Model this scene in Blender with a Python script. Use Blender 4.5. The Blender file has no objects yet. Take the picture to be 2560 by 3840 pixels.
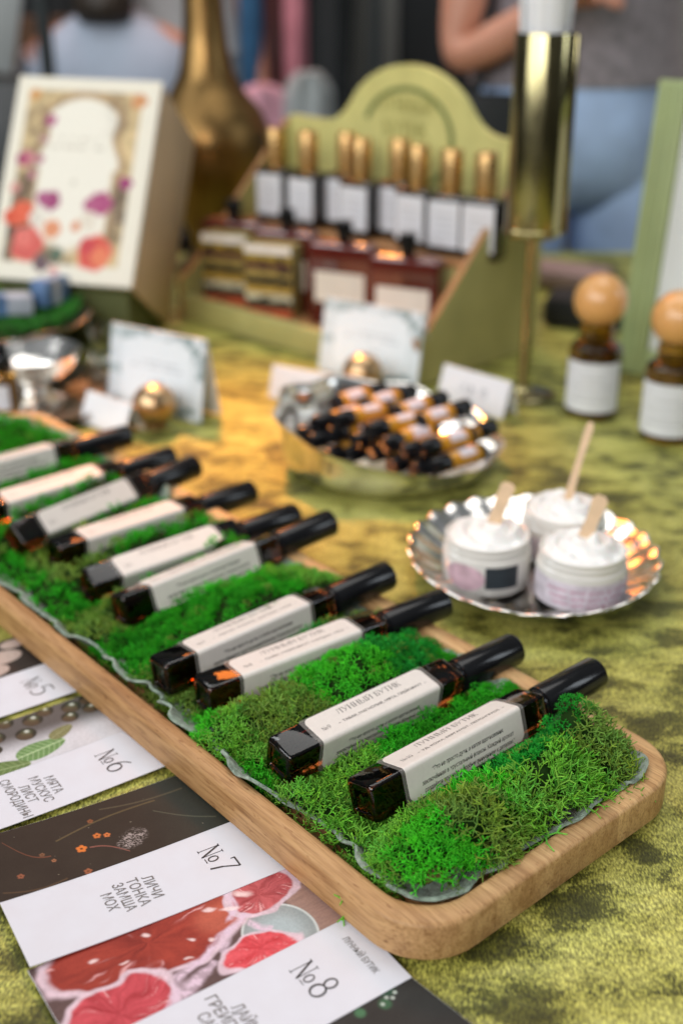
import bpy, bmesh, math, random
import numpy as np
from mathutils import Vector, Matrix, Euler, noise as mnoise

R = math.radians
PI = math.pi
rng = random.Random(7)
SC = bpy.context.scene
COL = SC.collection

# ------------------------------------------------------------------ camera, light, exposure
CAM_H = 0.432
cd = bpy.data.cameras.new('camera')
cam = bpy.data.objects.new('camera', cd)
COL.objects.link(cam)
cam.matrix_world = (Matrix.Translation((0, 0, CAM_H)) @ Matrix.Rotation(R(90 - 24.77), 4, 'X')
                    @ Matrix.Rotation(R(-0.256), 4, 'Z'))
cd.sensor_fit = 'VERTICAL'
cd.sensor_height = 36.0
cd.sensor_width = 24.0
cd.lens = 41.25
cd.clip_start = 0.01
cd.clip_end = 60
cd.dof.use_dof = True
cd.dof.focus_distance = 0.632
cd.dof.aperture_fstop = 3.7
SC.camera = cam

world = bpy.data.worlds.new('World')
SC.world = world
world.use_nodes = True
wn = world.node_tree
bg = wn.nodes['Background']
tc = wn.nodes.new('ShaderNodeTexCoord')
sp = wn.nodes.new('ShaderNodeSeparateXYZ')
cr = wn.nodes.new('ShaderNodeValToRGB')
wn.links.new(tc.outputs['Generated'], sp.inputs[0])
mr = wn.nodes.new('ShaderNodeMapRange')
mr.inputs[1].default_value = -1
mr.inputs[2].default_value = 1
wn.links.new(sp.outputs['Z'], mr.inputs[0])
wn.links.new(mr.outputs[0], cr.inputs[0])
e = cr.color_ramp.elements
e[0].position = 0.42
e[0].color = (0.03, 0.03, 0.026, 1)
e[1].position = 0.95
e[1].color = (0.62, 0.66, 0.70, 1)
q = e.new(0.56)
q.color = (0.10, 0.10, 0.10, 1)
wn.links.new(cr.outputs[0], bg.inputs[0])
bg.inputs[1].default_value = 0.34


def area(name, loc, target, sx, sy, power, col):
    l = bpy.data.lights.new(name, 'AREA')
    l.shape = 'RECTANGLE'
    l.size = sx
    l.size_y = sy
    l.energy = power
    l.color = col
    o = bpy.data.objects.new(name, l)
    COL.objects.link(o)
    o.location = loc
    o.rotation_euler = (Vector(target) - Vector(loc)).to_track_quat('-Z', 'Y').to_euler()
    return o


area('window_light', (-2.4, -0.8, 1.75), (0.0, 0.9, 0.0), 2.6, 2.0, 70, (0.97, 0.985, 1.0))
area('ceiling_light', (0.2, 1.7, 2.9), (0.0, 1.1, 0.0), 2.2, 2.2, 38, (1.0, 0.98, 0.95))
area('front_fill', (-0.9, -2.6, 1.9), (0.0, 1.2, 0.1), 2.2, 1.5, 62, (0.96, 0.98, 1.0))  # unseen fill lamp behind the camera, added to brighten front faces
area('side_window', (2.6, 0.7, 1.25), (0.1, 0.7, 0.0), 0.5, 1.0, 8, (0.85, 0.93, 1.0))
area('heater_lamp', (-0.50, 3.1, 1.90), (-0.05, 0.9, 0.0), 0.62, 0.55, 14, (1.0, 0.25, 0.04))
area('far_light', (-1.2, 2.2, 2.3), (-0.4, 3.2, 0.2), 1.0, 1.0, 17, (0.95, 0.98, 1.0))  # area lamp aimed down at the background figures


def spot(name, loc, target, power, col, ang, blend, rad):
    l = bpy.data.lights.new(name, 'SPOT')
    l.energy = power
    l.color = col
    l.spot_size = R(ang)
    l.spot_blend = blend
    l.shadow_soft_size = rad
    o = bpy.data.objects.new(name, l)
    COL.objects.link(o)
    o.location = loc
    o.rotation_euler = (Vector(target) - Vector(loc)).to_track_quat('-Z', 'Y').to_euler()


spot('warm_lamp', (-0.50, 2.75, 2.15), (-0.095, 1.12, 0.0), 800, (1.0, 0.33, 0.06), 10, 1.0, 0.16)
area('warm_glint_lamp', (-0.35, -0.75, 1.2), (0.0, 1.2, 0.0), 0.10, 0.10, 2.2, (1.0, 0.32, 0.06))  # small unseen lamp behind the camera, added for orange glints

SC.view_settings.view_transform = 'Standard'
SC.view_settings.look = 'None'
SC.view_settings.exposure = 0.0
SC.view_settings.gamma = 1.0
SC.render.engine = 'CYCLES'
SC.cycles.use_denoising = True
SC.cycles.max_bounces = 10
SC.cycles.transmission_bounces = 8
SC.cycles.glossy_bounces = 5
SC.cycles.caustics_reflective = False
SC.cycles.caustics_refractive = False
SC.cycles.sample_clamp_indirect = 6


# ------------------------------------------------------------------ materials
def new_mat(name):
    m = bpy.data.materials.new(name)
    m.use_nodes = True
    return m, m.node_tree, m.node_tree.nodes['Principled BSDF']


def setp(b, **k):
    for a, v in k.items():
        n = {'base': 'Base Color', 'rough': 'Roughness', 'metal': 'Metallic', 'trans': 'Transmission Weight', 'ior': 'IOR',
             'coat': 'Coat Weight', 'coatr': 'Coat Roughness', 'spec': 'Specular IOR Level', 'sheen': 'Sheen Weight',
             'sss': 'Subsurface Weight', 'alpha': 'Alpha', 'sheenr': 'Sheen Roughness', 'aniso': 'Anisotropic'}[a]
        if n == 'Base Color' or n == 'Sheen Tint':
            v = (*v[:3], 1)
        b.inputs[n].default_value = v


def noise_node(nt, scale, detail=3, dist=0, coord='Object', mscale=(1, 1, 1), rot=(0, 0, 0), rough=.5):
    t = nt.nodes.new('ShaderNodeTexCoord')
    mp = nt.nodes.new('ShaderNodeMapping')
    mp.inputs['Scale'].default_value = mscale
    mp.inputs['Rotation'].default_value = rot
    n = nt.nodes.new('ShaderNodeTexNoise')
    n.inputs['Scale'].default_value = scale
    n.inputs['Detail'].default_value = detail
    n.inputs['Distortion'].default_value = dist
    n.inputs['Roughness'].default_value = rough
    nt.links.new(t.outputs[coord], mp.inputs[0])
    nt.links.new(mp.outputs[0], n.inputs['Vector'])
    return n


def ramp(nt, src, stops):
    r = nt.nodes.new('ShaderNodeValToRGB')
    el = r.color_ramp.elements
    while len(el) > 1:
        el.remove(el[-1])
    el[0].position, el[0].color = stops[0][0], (*stops[0][1], 1)
    for p, c in stops[1:]:
        x = el.new(p)
        x.color = (*c, 1)
    nt.links.new(src, r.inputs[0])
    return r.outputs[0]


def bump(nt, b, src, strength, dist, chain=None):
    bp = nt.nodes.new('ShaderNodeBump')
    bp.inputs['Strength'].default_value = strength
    bp.inputs['Distance'].default_value = dist
    nt.links.new(src, bp.inputs['Height'])
    if chain is not None:
        nt.links.new(chain, bp.inputs['Normal'])
    nt.links.new(bp.outputs[0], b.inputs['Normal'])
    return bp.outputs[0]


def mixc(nt, fac, a, b, mode='MIX'):
    m = nt.nodes.new('ShaderNodeMix')
    m.data_type = 'RGBA'
    m.blend_type = mode
    for i, v in ((0, fac), (6, a), (7, b)):
        if hasattr(v, 'links'):
            nt.links.new(v, m.inputs[i])
        else:
            m.inputs[i].default_value = v if i == 0 else (*v[:3], 1)
    return m.outputs[2]


MATS = {}


def plain(name, base, rough=.5, vary=.12, vscale=40, bmp=0, bscale=300, **k):
    """a painted / paper / plastic surface with slight mottling"""
    if name in MATS:
        return MATS[name]
    m, nt, b = new_mat(name)
    setp(b, base=base, rough=rough, **k)
    if vary:
        n = noise_node(nt, vscale, 4)
        c = ramp(nt, n.outputs[0], [(.3, [x * (1 - vary) for x in base]), (.7, [min(1, x * (1 + vary)) for x in base])])
        nt.links.new(c, b.inputs['Base Color'])
        r = ramp(nt, n.outputs[0], [(.3, [max(.02, rough * .85)] * 3), (.7, [min(1, rough * 1.15)] * 3)])
        nt.links.new(r, b.inputs['Roughness'])
    if bmp:
        n2 = noise_node(nt, bscale, 3)
        bump(nt, b, n2.outputs[0], bmp, .001)
    MATS[name] = m
    return m


def vcol_mat(name, rough=.6, **k):
    m, nt, b = new_mat(name)
    setp(b, rough=rough, **k)
    a = nt.nodes.new('ShaderNodeVertexColor')
    a.layer_name = 'Col'
    n = noise_node(nt, 900, 2)
    g = ramp(nt, n.outputs[0], [(.3, (.9, .9, .9)), (.7, (1.06, 1.06, 1.06))])
    nt.links.new(mixc(nt, 1.0, a.outputs[0], g, 'MULTIPLY'), b.inputs['Base Color'])
    MATS[name] = m
    return m


# crushed velvet
def make_velvet():
    m, nt, b = new_mat('crushed_velvet')
    n1 = noise_node(nt, 24, 9, .3, mscale=(1, 1.7, 1), rot=(0, 0, R(38)), rough=.60)
    n2 = noise_node(nt, 8, 3, .4)
    n3 = noise_node(nt, 850, 3, mscale=(1, .45, 1), rot=(0, 0, R(-48)))
    add = nt.nodes.new('ShaderNodeMath')
    add.operation = 'MULTIPLY_ADD'
    add.inputs[1].default_value = .5
    nt.links.new(n2.outputs[0], add.inputs[0])
    fib = nt.nodes.new('ShaderNodeMath')
    fib.operation = 'MULTIPLY_ADD'
    fib.inputs[1].default_value = .20
    nt.links.new(n3.outputs[0], fib.inputs[0])
    nt.links.new(n1.outputs[0], fib.inputs[2])
    nt.links.new(fib.outputs[0], add.inputs[2])
    c = ramp(nt, add.outputs[0], [(.68, (.046, .048, .005)), (.785, (.095, .097, .013)), (.825, (.225, .225, .04)), (.90, (.35, .345, .075)), (1.0, (.44, .435, .11))])  # how the crushed pile catches the light is put into the colour
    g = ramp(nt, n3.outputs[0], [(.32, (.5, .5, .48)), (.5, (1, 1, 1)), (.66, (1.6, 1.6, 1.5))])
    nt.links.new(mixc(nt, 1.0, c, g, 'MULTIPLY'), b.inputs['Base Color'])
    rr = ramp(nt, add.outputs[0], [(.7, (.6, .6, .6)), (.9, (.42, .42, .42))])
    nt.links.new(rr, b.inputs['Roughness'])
    n5 = noise_node(nt, 15, 3, .4, mscale=(1, 1.6, 1), rot=(0, 0, R(30)))
    setp(b, spec=.45, sheen=.25, sheenr=.4)
    b.inputs['Sheen Tint'].default_value = (.8, .8, .3, 1)
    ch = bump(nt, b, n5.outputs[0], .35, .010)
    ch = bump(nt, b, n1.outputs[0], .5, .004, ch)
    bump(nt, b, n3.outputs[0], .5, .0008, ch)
    MATS['velvet'] = m
    return m


def make_wood():
    m, nt, b = new_mat('oiled_wood')
    n1 = noise_node(nt, 9, 5, .8, mscale=(1.2, 22, 14))
    n2 = noise_node(nt, 60, 4, .2, mscale=(1, 16, 10))
    n3 = noise_node(nt, 3.2, 1, 0, mscale=(.8, 6, 2))
    c = ramp(nt, n1.outputs[0], [(.3, (.42, .255, .115)), (.5, (.57, .375, .185)), (.7, (.67, .465, .24))])
    c2 = ramp(nt, n2.outputs[0], [(.34, (.74, .69, .64)), (.52, (1, 1, 1)), (.75, (1.08, 1.08, 1.06))])
    c3 = ramp(nt, n3.outputs[0], [(.35, (.78, .70, .62)), (.6, (1.08, 1.07, 1.04))])
    k = mixc(nt, 1.0, c, c2, 'MULTIPLY')
    tcw = nt.nodes.new('ShaderNodeTexCoord')
    sx = nt.nodes.new('ShaderNodeSeparateXYZ')
    nt.links.new(tcw.outputs['Object'], sx.inputs[0])
    mm = nt.nodes.new('ShaderNodeMath')
    mm.operation = 'MULTIPLY_ADD'
    mm.inputs[1].default_value = 21
    mm.inputs[2].default_value = .35
    nt.links.new(sx.outputs['Y'], mm.inputs[0])
    fl_ = nt.nodes.new('ShaderNodeMath')
    fl_.operation = 'FLOOR'
    nt.links.new(mm.outputs[0], fl_.inputs[0])
    wn_ = nt.nodes.new('ShaderNodeTexWhiteNoise')
    wn_.noise_dimensions = '1D'
    nt.links.new(fl_.outputs[0], wn_.inputs['W'])
    stv = ramp(nt, wn_.outputs[0], [(0, (.74, .66, .58)), (.5, (.96, .93, .9)), (1, (1.14, 1.12, 1.06))])
    k = mixc(nt, 1.0, k, stv, 'MULTIPLY')
    n4 = noise_node(nt, 420, 2, 0, mscale=(.25, 1, 1))
    k = mixc(nt, 1.0, k, ramp(nt, n4.outputs[0], [(.27, (.62, .52, .45)), (.36, (1, 1, 1))]), 'MULTIPLY')
    nt.links.new(mixc(nt, .8, k, c3, 'MULTIPLY'), b.inputs['Base Color'])
    setp(b, rough=.5, spec=.4)
    bump(nt, b, n2.outputs[0], .25, .0006)
    MATS['wood'] = m
    return m


def make_glass(name, col, rough=.02, ior=1.5, bmp=0):
    m, nt, b = new_mat(name)
    setp(b, base=col, rough=rough, trans=1.0, ior=ior)
    if bmp:
        n = noise_node(nt, 90, 2)
        bump(nt, b, n.outputs[0], bmp, .002)
    MATS[name] = m
    return m


def make_metal(name, col, rough, bmp=.1, bscale=60):
    m, nt, b = new_mat(name)
    setp(b, base=col, rough=rough, metal=1.0)
    n = noise_node(nt, bscale, 4)
    r = ramp(nt, n.outputs[0], [(.3, [rough * .7] * 3), (.7, [min(1, rough * 1.5)] * 3)])
    nt.links.new(r, b.inputs['Roughness'])
    if bmp:
        bump(nt, b, n.outputs[0], bmp, .002)
    MATS[name] = m
    return m


VELVET = make_velvet()
WOOD = make_wood()
AMBER = make_glass('dark_amber_glass', (.22, .05, .012), .045, bmp=.1)
AMBER2 = make_glass('honey_glass', (.62, .30, .03), .03)
REDGLASS = make_glass('wine_glass', (.42, .05, .02), .03)
SILVER = make_metal('silver_plate', (.88, .86, .82), .17, .035, 45)
DULLSILVER = make_metal('dull_silver', (.55, .51, .46), .25, .12, 30)
BRASS = make_metal('aged_brass', (.27, .165, .06), .36, .1, 25)
GOLD = make_metal('polished_gold', (.42, .37, .19), .15, .02, 20)
GOLDCAP = make_metal('gold_cap', (.62, .40, .17), .28, .03, 40)
PAPERLABEL = plain('label_paper', (.72, .685, .635), .42, .03, 400, .08, 1500, spec=.45)
FILM = plain('clear_film', (.5, .48, .44), .18, 0, alpha=.16)
INK = plain('black_ink', (.035, .033, .034), .6, 0)
GREYINK = plain('grey_ink', (.17, .165, .165), .6, 0)
PALEINK = plain('pale_grey_ink', (.42, .43, .44), .6, 0)
BLACKCAP = plain('black_plastic', (.006, .0065, .0075), .16, .2, 60, .03, 900, spec=.36)
CARD = plain('card_paper', (.66, .68, .74), .55, .03, 60, .06, 1200)
PRINT = vcol_mat('printed_card', .55, spec=.25)
WHITE = plain('white_paper', (.82, .84, .86), .5, .03, 30)
GREENPAINT = plain('olive_paint', (.40, .375, .14), .5, .1, 25, .1, 400)
RAWEDGE = plain('raw_board_edge', (.36, .17, .06), .6, .15, 60)
CREAMBOX = plain('cream_card', (.56, .42, .27), .6, .06, 20)
IVORY = plain('ivory_card', (.80, .77, .68), .5, .03, 20)
DARKGREEN = plain('dark_green_board', (.085, .10, .028), .6, .12, 25)
SPATWOOD = plain('pale_spatula_wood', (.66, .47, .29), .6, .1, 90)
BALLWOOD = plain('orange_varnished_wood', (.70, .36, .12), .32, .12, 30, coat=.5, coatr=.18)
CREAM = plain('whipped_cream', (.86, .85, .82), .38, .03, 60, .1, 200, sss=.15)
JAR = plain('frosted_jar', (.74, .73, .68), .2, .03, 40, coat=.5, coatr=.1)
FELT = plain('grey_green_felt', (.23, .30, .24), .95, .45, 260, 1.0, 1100, sheen=.25, spec=.1)
DENIM = plain('light_denim', (.42, .58, .86), .8, .16, 14, .15, 300)
KNIT = plain('grey_lilac_knit', (.22, .20, .215), .8, .3, 60, .4, 150, sheen=.3)
SKIN = plain('skin', (.56, .27, .18), .5, .08, 12, sss=.1)
HAIR = plain('dark_hair', (.035, .026, .018), .5, .3, 60)
SHIRT = plain('pale_blue_cotton', (.42, .49, .60), .8, .08, 10)
GREYWHITE = plain('grey_white_cotton', (.44, .48, .49), .8, .1, 10)
BLACKCLOTH = plain('black_fabric', (.014, .017, .018), .85, .3, 20)
BLUECLOTH = plain('blue_fabric', (.03, .12, .24), .85, .2, 14)
MAROON = plain('maroon_fabric', (.06, .018, .017), .85, .2, 14)
PINK = plain('pink_fabric', (.52, .20, .24), .8, .12, 14)
GREYBAG = plain('grey_plastic', (.34, .38, .38), .45, .1, 14)
DARKMETAL = plain('dark_metal', (.02, .028, .03), .4, .2, 14)
WALLGREY = plain('grey_plaster', (.36, .36, .33), .8, .08, 3)
FLOORM = plain('dark_concrete', (.09, .088, .08), .7, .2, 4)


# ------------------------------------------------------------------ mesh helpers
def obj(name, verts, faces, mat, parent=None, smooth=True, sharp=35, mats=None, fmat=None, loc=None):
    me = bpy.data.meshes.new(name)
    me.from_pydata([tuple(v) for v in verts], [], [tuple(f) for f in faces])
    return finish(name, me, mat, parent, smooth, sharp, mats, fmat)


def finish(name, me, mat, parent=None, smooth=True, sharp=35, mats=None, fmat=None):
    for m in (mats or [mat]):
        me.materials.append(m)
    if fmat is not None:
        me.polygons.foreach_set('material_index', fmat)
    if smooth:
        bm = bmesh.new()
        bm.from_mesh(me)
        a = R(sharp)
        for f in bm.faces:
            f.smooth = True
        for ed in bm.edges:
            if len(ed.link_faces) == 2 and ed.calc_face_angle(0) > a:
                ed.smooth = False
        bm.to_mesh(me)
        bm.free()
    me.update()
    o = bpy.data.objects.new(name, me)
    COL.objects.link(o)
    if parent is not None:
        o.parent = parent
    return o


class MB:
    def __init__(s):
        s.v, s.f = [], []

    def add(s, v, f, M=None):
        n = len(s.v)
        if M is not None:
            v = [M @ Vector(p) for p in v]
        s.v += [tuple(p) for p in v]
        s.f += [tuple(i + n for i in q) for q in f]
        return s

    def build(s, name, mat, parent=None, smooth=True, sharp=35):
        return obj(name, s.v, s.f, mat, parent, smooth, sharp)

    def box(s, x0, x1, y0, y1, z0, z1, bev=0, M=None):
        if bev <= 0:
            v = [(x, y, z) for z in (z0, z1) for y in (y0, y1) for x in (x0, x1)]
            return s.add(v, [(0, 2, 3, 1), (4, 5, 7, 6), (0, 1, 5, 4), (2, 6, 7, 3), (0, 4, 6, 2), (1, 3, 7, 5)], M)
        bm = bmesh.new()
        bmesh.ops.create_cube(bm, size=1)
        for w in bm.verts:
            w.co = Vector(((x0 + x1) / 2 + w.co.x * (x1 - x0), (y0 + y1) / 2 + w.co.y * (y1 - y0), (z0 + z1) / 2 + w.co.z * (z1 - z0)))
        bmesh.ops.bevel(bm, geom=bm.edges[:], offset=bev, segments=2, profile=.5, affect='EDGES')
        bm.verts.index_update()
        s.add([w.co.copy() for w in bm.verts], [[w.index for w in f.verts] for f in bm.faces], M)
        bm.free()
        return s

    def lathe(s, prof, n=40, M=None, f=None, cap=True):
        """prof: (r, z); f(theta, i, r, z) may modulate"""
        v, fc = [], []
        for i, (r, z) in enumerate(prof):
            for k in range(n):
                t = 2 * PI * k / n
                rr, zz = (r, z) if f is None else f(t, i, r, z)
                v.append((rr * math.cos(t), rr * math.sin(t), zz))
        for i in range(len(prof) - 1):
            for k in range(n):
                a, b = i * n + k, i * n + (k + 1) % n
                fc.append((a, b, b + n, a + n))
        if cap:
            fc.append(tuple(reversed(range(n))))
            fc.append(tuple((len(prof) - 1) * n + k for k in range(n)))
        return s.add(v, fc, M)

    def tube(s, pts, rad, n=8, M=None):
        pts = [Vector(p) for p in pts]
        v, fc = [], []
        up = None
        for i, p in enumerate(pts):
            d = (pts[min(i + 1, len(pts) - 1)] - pts[max(i - 1, 0)]).normalized()
            if up is None:
                up = d.orthogonal().normalized()
            up = (up - d * up.dot(d)).normalized()
            w = d.cross(up)
            r = rad[i] if isinstance(rad, (list, tuple)) else rad
            for k in range(n):
                t = 2 * PI * k / n
                v.append(p + (up * math.cos(t) + w * math.sin(t)) * r)
        for i in range(len(pts) - 1):
            for k in range(n):
                a, b = i * n + k, i * n + (k + 1) % n
                fc.append((a, b, b + n, a + n))
        fc.append(tuple(reversed(range(n))))
        fc.append(tuple((len(pts) - 1) * n + k for k in range(n)))
        return s.add(v, fc, M)

    def prism(s, outline, h0, h1, M=None):
        """2-D outline (ccw) extruded along z"""
        n = len(outline)
        v = [(x, y, h0) for x, y in outline] + [(x, y, h1) for x, y in outline]
        fc = [tuple(reversed(range(n))), tuple(range(n, 2 * n))]
        fc += [(k, (k + 1) % n, (k + 1) % n + n, k + n) for k in range(n)]
        return s.add(v, fc, M)

    def rings(s, rings, M=None, cap0=True, cap1=True):
        n = len(rings[0])
        v = [p for r in rings for p in r]
        fc = []
        for i in range(len(rings) - 1):
            for k in range(n):
                a, b = i * n + k, i * n + (k + 1) % n
                fc.append((a, b, b + n, a + n))
        if cap0:
            fc.append(tuple(reversed(range(n))))
        if cap1:
            fc.append(tuple((len(rings) - 1) * n + k for k in range(n)))
        return s.add(v, fc, M)


def rrect(hx, hy, r, n=8):
    """rounded rectangle outline, ccw"""
    o = []
    for cx, cy, a0 in ((hx - r, hy - r, 0), (-hx + r, hy - r, 90), (-hx + r, -hy + r, 180), (hx - r, -hy + r, 270)):
        for k in range(n + 1):
            a = R(a0 + 90 * k / n)
            o.append((cx + r * math.cos(a), cy + r * math.sin(a)))
    return o


def thing(name, label, cat, loc=(0, 0, 0), rot=(0, 0, 0), group=None):
    o = bpy.data.objects.new(name, None)
    o.empty_display_size = .02
    COL.objects.link(o)
    o.location = loc
    o.rotation_euler = rot
    o['label'] = label
    o['category'] = cat
    if group:
        o['group'] = group
    return o


def tag(o, label=None, cat=None, group=None, kind=None):
    if label:
        o['label'] = label
    if cat:
        o['category'] = cat
    if group:
        o['group'] = group
    if kind:
        o['kind'] = kind
    return o


def paint(name, mat, parent, o3, ux, uy, w, h, nx, ny, fn):
    """flat printed sheet: fn(U,V) -> (ny,nx,3) linear colour; U along ux 0..1, V along uy 0..1"""
    o3, ux, uy = Vector(o3), Vector(ux), Vector(uy)
    us = np.linspace(0, 1, nx)
    vs = np.linspace(0, 1, ny)
    U, V = np.meshgrid(us, vs)
    C = np.clip(fn(U, V), 0, 1)
    verts = [o3 + ux * (w * u) + uy * (h * v) for v in vs for u in us]
    faces = [(j * nx + i, j * nx + i + 1, (j + 1) * nx + i + 1, (j + 1) * nx + i) for j in range(ny - 1) for i in range(nx - 1)]
    me = bpy.data.meshes.new(name)
    me.from_pydata(verts, [], faces)
    at = me.color_attributes.new('Col', 'FLOAT_COLOR', 'POINT')
    d = np.ones((nx * ny, 4), dtype=np.float32)
    d[:, :3] = C.reshape(-1, 3)
    at.data.foreach_set('color', d.ravel())
    return finish(name, me, mat, parent, smooth=False)


def lin(r, g, b):
    return np.array([((c / 255 + .055) / 1.055) ** 2.4 if c > 10 else c / 255 / 12.92 for c in (r, g, b)])


def fbm(X, Y, seed=0, octaves=4):
    """cheap value noise on arrays"""
    out = np.zeros_like(X)
    amp, tot = 1.0, 0
    for o in range(octaves):
        xi, yi = np.floor(X).astype(int), np.floor(Y).astype(int)
        xf, yf = X - xi, Y - yi
        xf, yf = xf * xf * (3 - 2 * xf), yf * yf * (3 - 2 * yf)

        def h(a, b):
            n = (a * 374761393 + b * 668265263 + (seed + o) * 144665) & 0x7fffffff
            n = ((n ^ (n >> 13)) * 1274126177) & 0x7fffffff
            return (n & 0xffff) / 65535.0
        v = (h(xi, yi) * (1 - xf) + h(xi + 1, yi) * xf) * (1 - yf) + (h(xi, yi + 1) * (1 - xf) + h(xi + 1, yi + 1) * xf) * yf
        out += amp * v
        tot += amp
        amp *= .5
        X, Y = X * 2.03 + 17.1, Y * 2.03 + 5.7
    return out / tot


def sstep(a, b, x):
    t = np.clip((x - a) / (b - a), 0, 1)
    return t * t * (3 - 2 * t)


def over(C, mask, col):
    return C * (1 - mask[..., None]) + np.asarray(col) * mask[..., None]


# ------------------------------------------------------------------ lettering
_tc = {}


def font_text(body):
    """sans lettering as 2-D vertices and faces, cap height about .73"""
    if body in _tc:
        return _tc[body]
    c = bpy.data.curves.new('text', 'FONT')
    c.body = body
    c.resolution_u = 2
    c.offset = .012
    o = bpy.data.objects.new('text', c)
    COL.objects.link(o)
    bpy.context.view_layer.update()
    dg = bpy.context.evaluated_depsgraph_get()
    ev = o.evaluated_get(dg)
    m = ev.to_mesh()
    v = [(p.co.x, p.co.y) for p in m.vertices]
    f = [tuple(p.vertices) for p in m.polygons]
    ev.to_mesh_clear()
    bpy.data.objects.remove(o)
    bpy.data.curves.remove(c)
    _tc[body] = (v, f)
    return v, f


def seg(x0, y0, x1, y1, w):
    dx, dy = x1 - x0, y1 - y0
    L = math.hypot(dx, dy) or 1
    nx, ny = -dy / L * w / 2, dx / L * w / 2
    return [(x0 + nx, y0 + ny), (x0 - nx, y0 - ny), (x1 - nx, y1 - ny), (x1 + nx, y1 + ny)]


def serif(x, y, w=.26, t=.035):
    return [(x - w / 2, y - t / 2), (x + w / 2, y - t / 2), (x + w / 2, y + t / 2), (x - w / 2, y + t / 2)]


def stem(x, T=.105):
    return [seg(x, 0, x, 1, T), serif(x, .018), serif(x, .982)]


def arc(cx, cy, rx, ry, a0, a1, w, n=10, w2=None):
    o = []
    for k in range(n):
        t0, t1 = R(a0 + (a1 - a0) * k / n), R(a0 + (a1 - a0) * (k + 1) / n)
        ww = w if w2 is None else w + (w2 - w) * abs(math.cos((t0 + t1) / 2))
        o.append(seg(cx + rx * math.cos(t0), cy + ry * math.sin(t0), cx + rx * math.cos(t1), cy + ry * math.sin(t1), ww))
    return o


def serif_glyph(ch):
    t = .04
    if ch == 'Л':
        return stem(.62) + [seg(.14, .96, .70, .96, t), seg(.22, .96, .16, .2, t), seg(.16, .2, .03, .02, t)], .86
    if ch == 'У':
        return [seg(.10, .97, .40, .34, .1), seg(.68, .97, .36, .18, t), seg(.36, .18, .14, .03, .06), serif(.10, .982), serif(.68, .982)], .80
    if ch == 'Н':
        return stem(.14) + stem(.68) + [seg(.14, .51, .68, .51, t)], .86
    if ch == 'Ы':
        return stem(.14) + stem(.86) + [seg(.14, .54, .36, .54, t), seg(.14, .02, .36, .02, t)] + arc(.36, .28, .2, .26, -90, 90, t, 10, .1), 1.04
    if ch == 'И' or ch == 'Й':
        g = stem(.14) + stem(.70) + [seg(.16, .12, .68, .88, t)]
        if ch == 'Й':
            g += arc(.42, 1.26, .16, .12, 200, 340, .05, 8)
        return g, .88
    if ch == 'Б':
        return stem(.14) + [seg(.14, .96, .56, .96, t), seg(.56, .97, .56, .80, t), seg(.14, .54, .36, .54, t), seg(.14, .02, .36, .02, t)] + arc(.36, .28, .22, .26, -90, 90, t, 10, .1), .70
    if ch == 'Т':
        return [seg(.36, 0, .36, 1, .105), serif(.36, .018), seg(.04, .96, .68, .96, t), seg(.045, .97, .045, .78, t), seg(.675, .97, .675, .78, t)], .76
    if ch == 'К':
        return stem(.14) + [seg(.16, .46, .56, .96, t), seg(.28, .56, .62, .04, .1), serif(.60, .018), serif(.56, .982)], .76
    if ch == '№':
        g = [seg(.12, 0, .12, 1, t), serif(.12, .018, .2), serif(.10, .982, .2), seg(.12, .97, .58, .03, .1), seg(.58, 0, .58, 1, t), serif(.58, .982, .2)]
        g += arc(.90, .42, .17, .22, 0, 360, .05, 14, .08) + [seg(.73, .08, 1.07, .08, t)]
        return g, 1.2
    if ch == '5':
        return [seg(.14, .96, .52, .96, .06), seg(.14, .96, .12, .56, .05)] + arc(.28, .32, .26, .30, 128, -130, .05, 14, .08), .62
    if ch == '6':
        return arc(.30, .30, .23, .28, 0, 360, .05, 18, .09) + arc(.62, .32, .55, .68, 112, 180, .06, 10), .66
    if ch == '7':
        return [seg(.06, .96, .56, .96, .06), seg(.07, .98, .07, .82, .05), seg(.55, .95, .30, .42, .06), seg(.30, .42, .20, 0, .08)], .60
    if ch == '8':
        return arc(.30, .74, .19, .22, 0, 360, .05, 16, .08) + arc(.30, .27, .25, .26, 0, 360, .05, 18, .09), .66
    if ch == '9':
        return arc(.30, .70, .23, .27, 0, 360, .05, 18, .09) + arc(-.02, .68, .55, .68, -68, 0, .06, 10), .66
    if ch == '1':
        return [seg(.26, 0, .26, 1, .09), serif(.26, .018, .3), seg(.26, .97, .08, .84, .05)], .46
    if ch == '2':
        return arc(.30, .70, .22, .28, 170, -40, .06, 12) + [seg(.47, .52, .08, .03, .06), seg(.06, .03, .54, .03, .06)], .62
    if ch == '3':
        return arc(.28, .74, .2, .22, 150, -90, .06, 12) + arc(.28, .27, .24, .26, 90, -150, .06, 12), .62
    if ch == '4':
        return [seg(.42, 0, .42, 1, .08), seg(.42, .98, .04, .3, .05), seg(.04, .3, .58, .3, .05)], .64
    if ch == '0':
        return arc(.31, .5, .24, .47, 0, 360, .05, 20, .09), .66
    return [], .38


def serif_text(body):
    key = ('s', body)
    if key in _tc:
        return _tc[key]
    v, f, x = [], [], 0
    for ch in body:
        g, adv = serif_glyph(ch)
        for quad in g:
            n = len(v)
            v += [(x + a, b) for a, b in quad]
            f.append((n, n + 1, n + 2, n + 3))
        x += adv
    _tc[key] = (v, f)
    return v, f


def text_fit(tv, x0, x1, base, height, cap, shear=0):
    """scale 2-D text vertices into x0..x1 with its cap height"""
    v, f = tv
    if not v:
        return [], []
    a, b = min(p[0] for p in v), max(p[0] for p in v)
    sx = (x1 - x0) / (b - a)
    sy = height / cap
    return [(x0 + (p[0] - a) * sx + shear * p[1] * sy, base + p[1] * sy) for p in v], f


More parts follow.
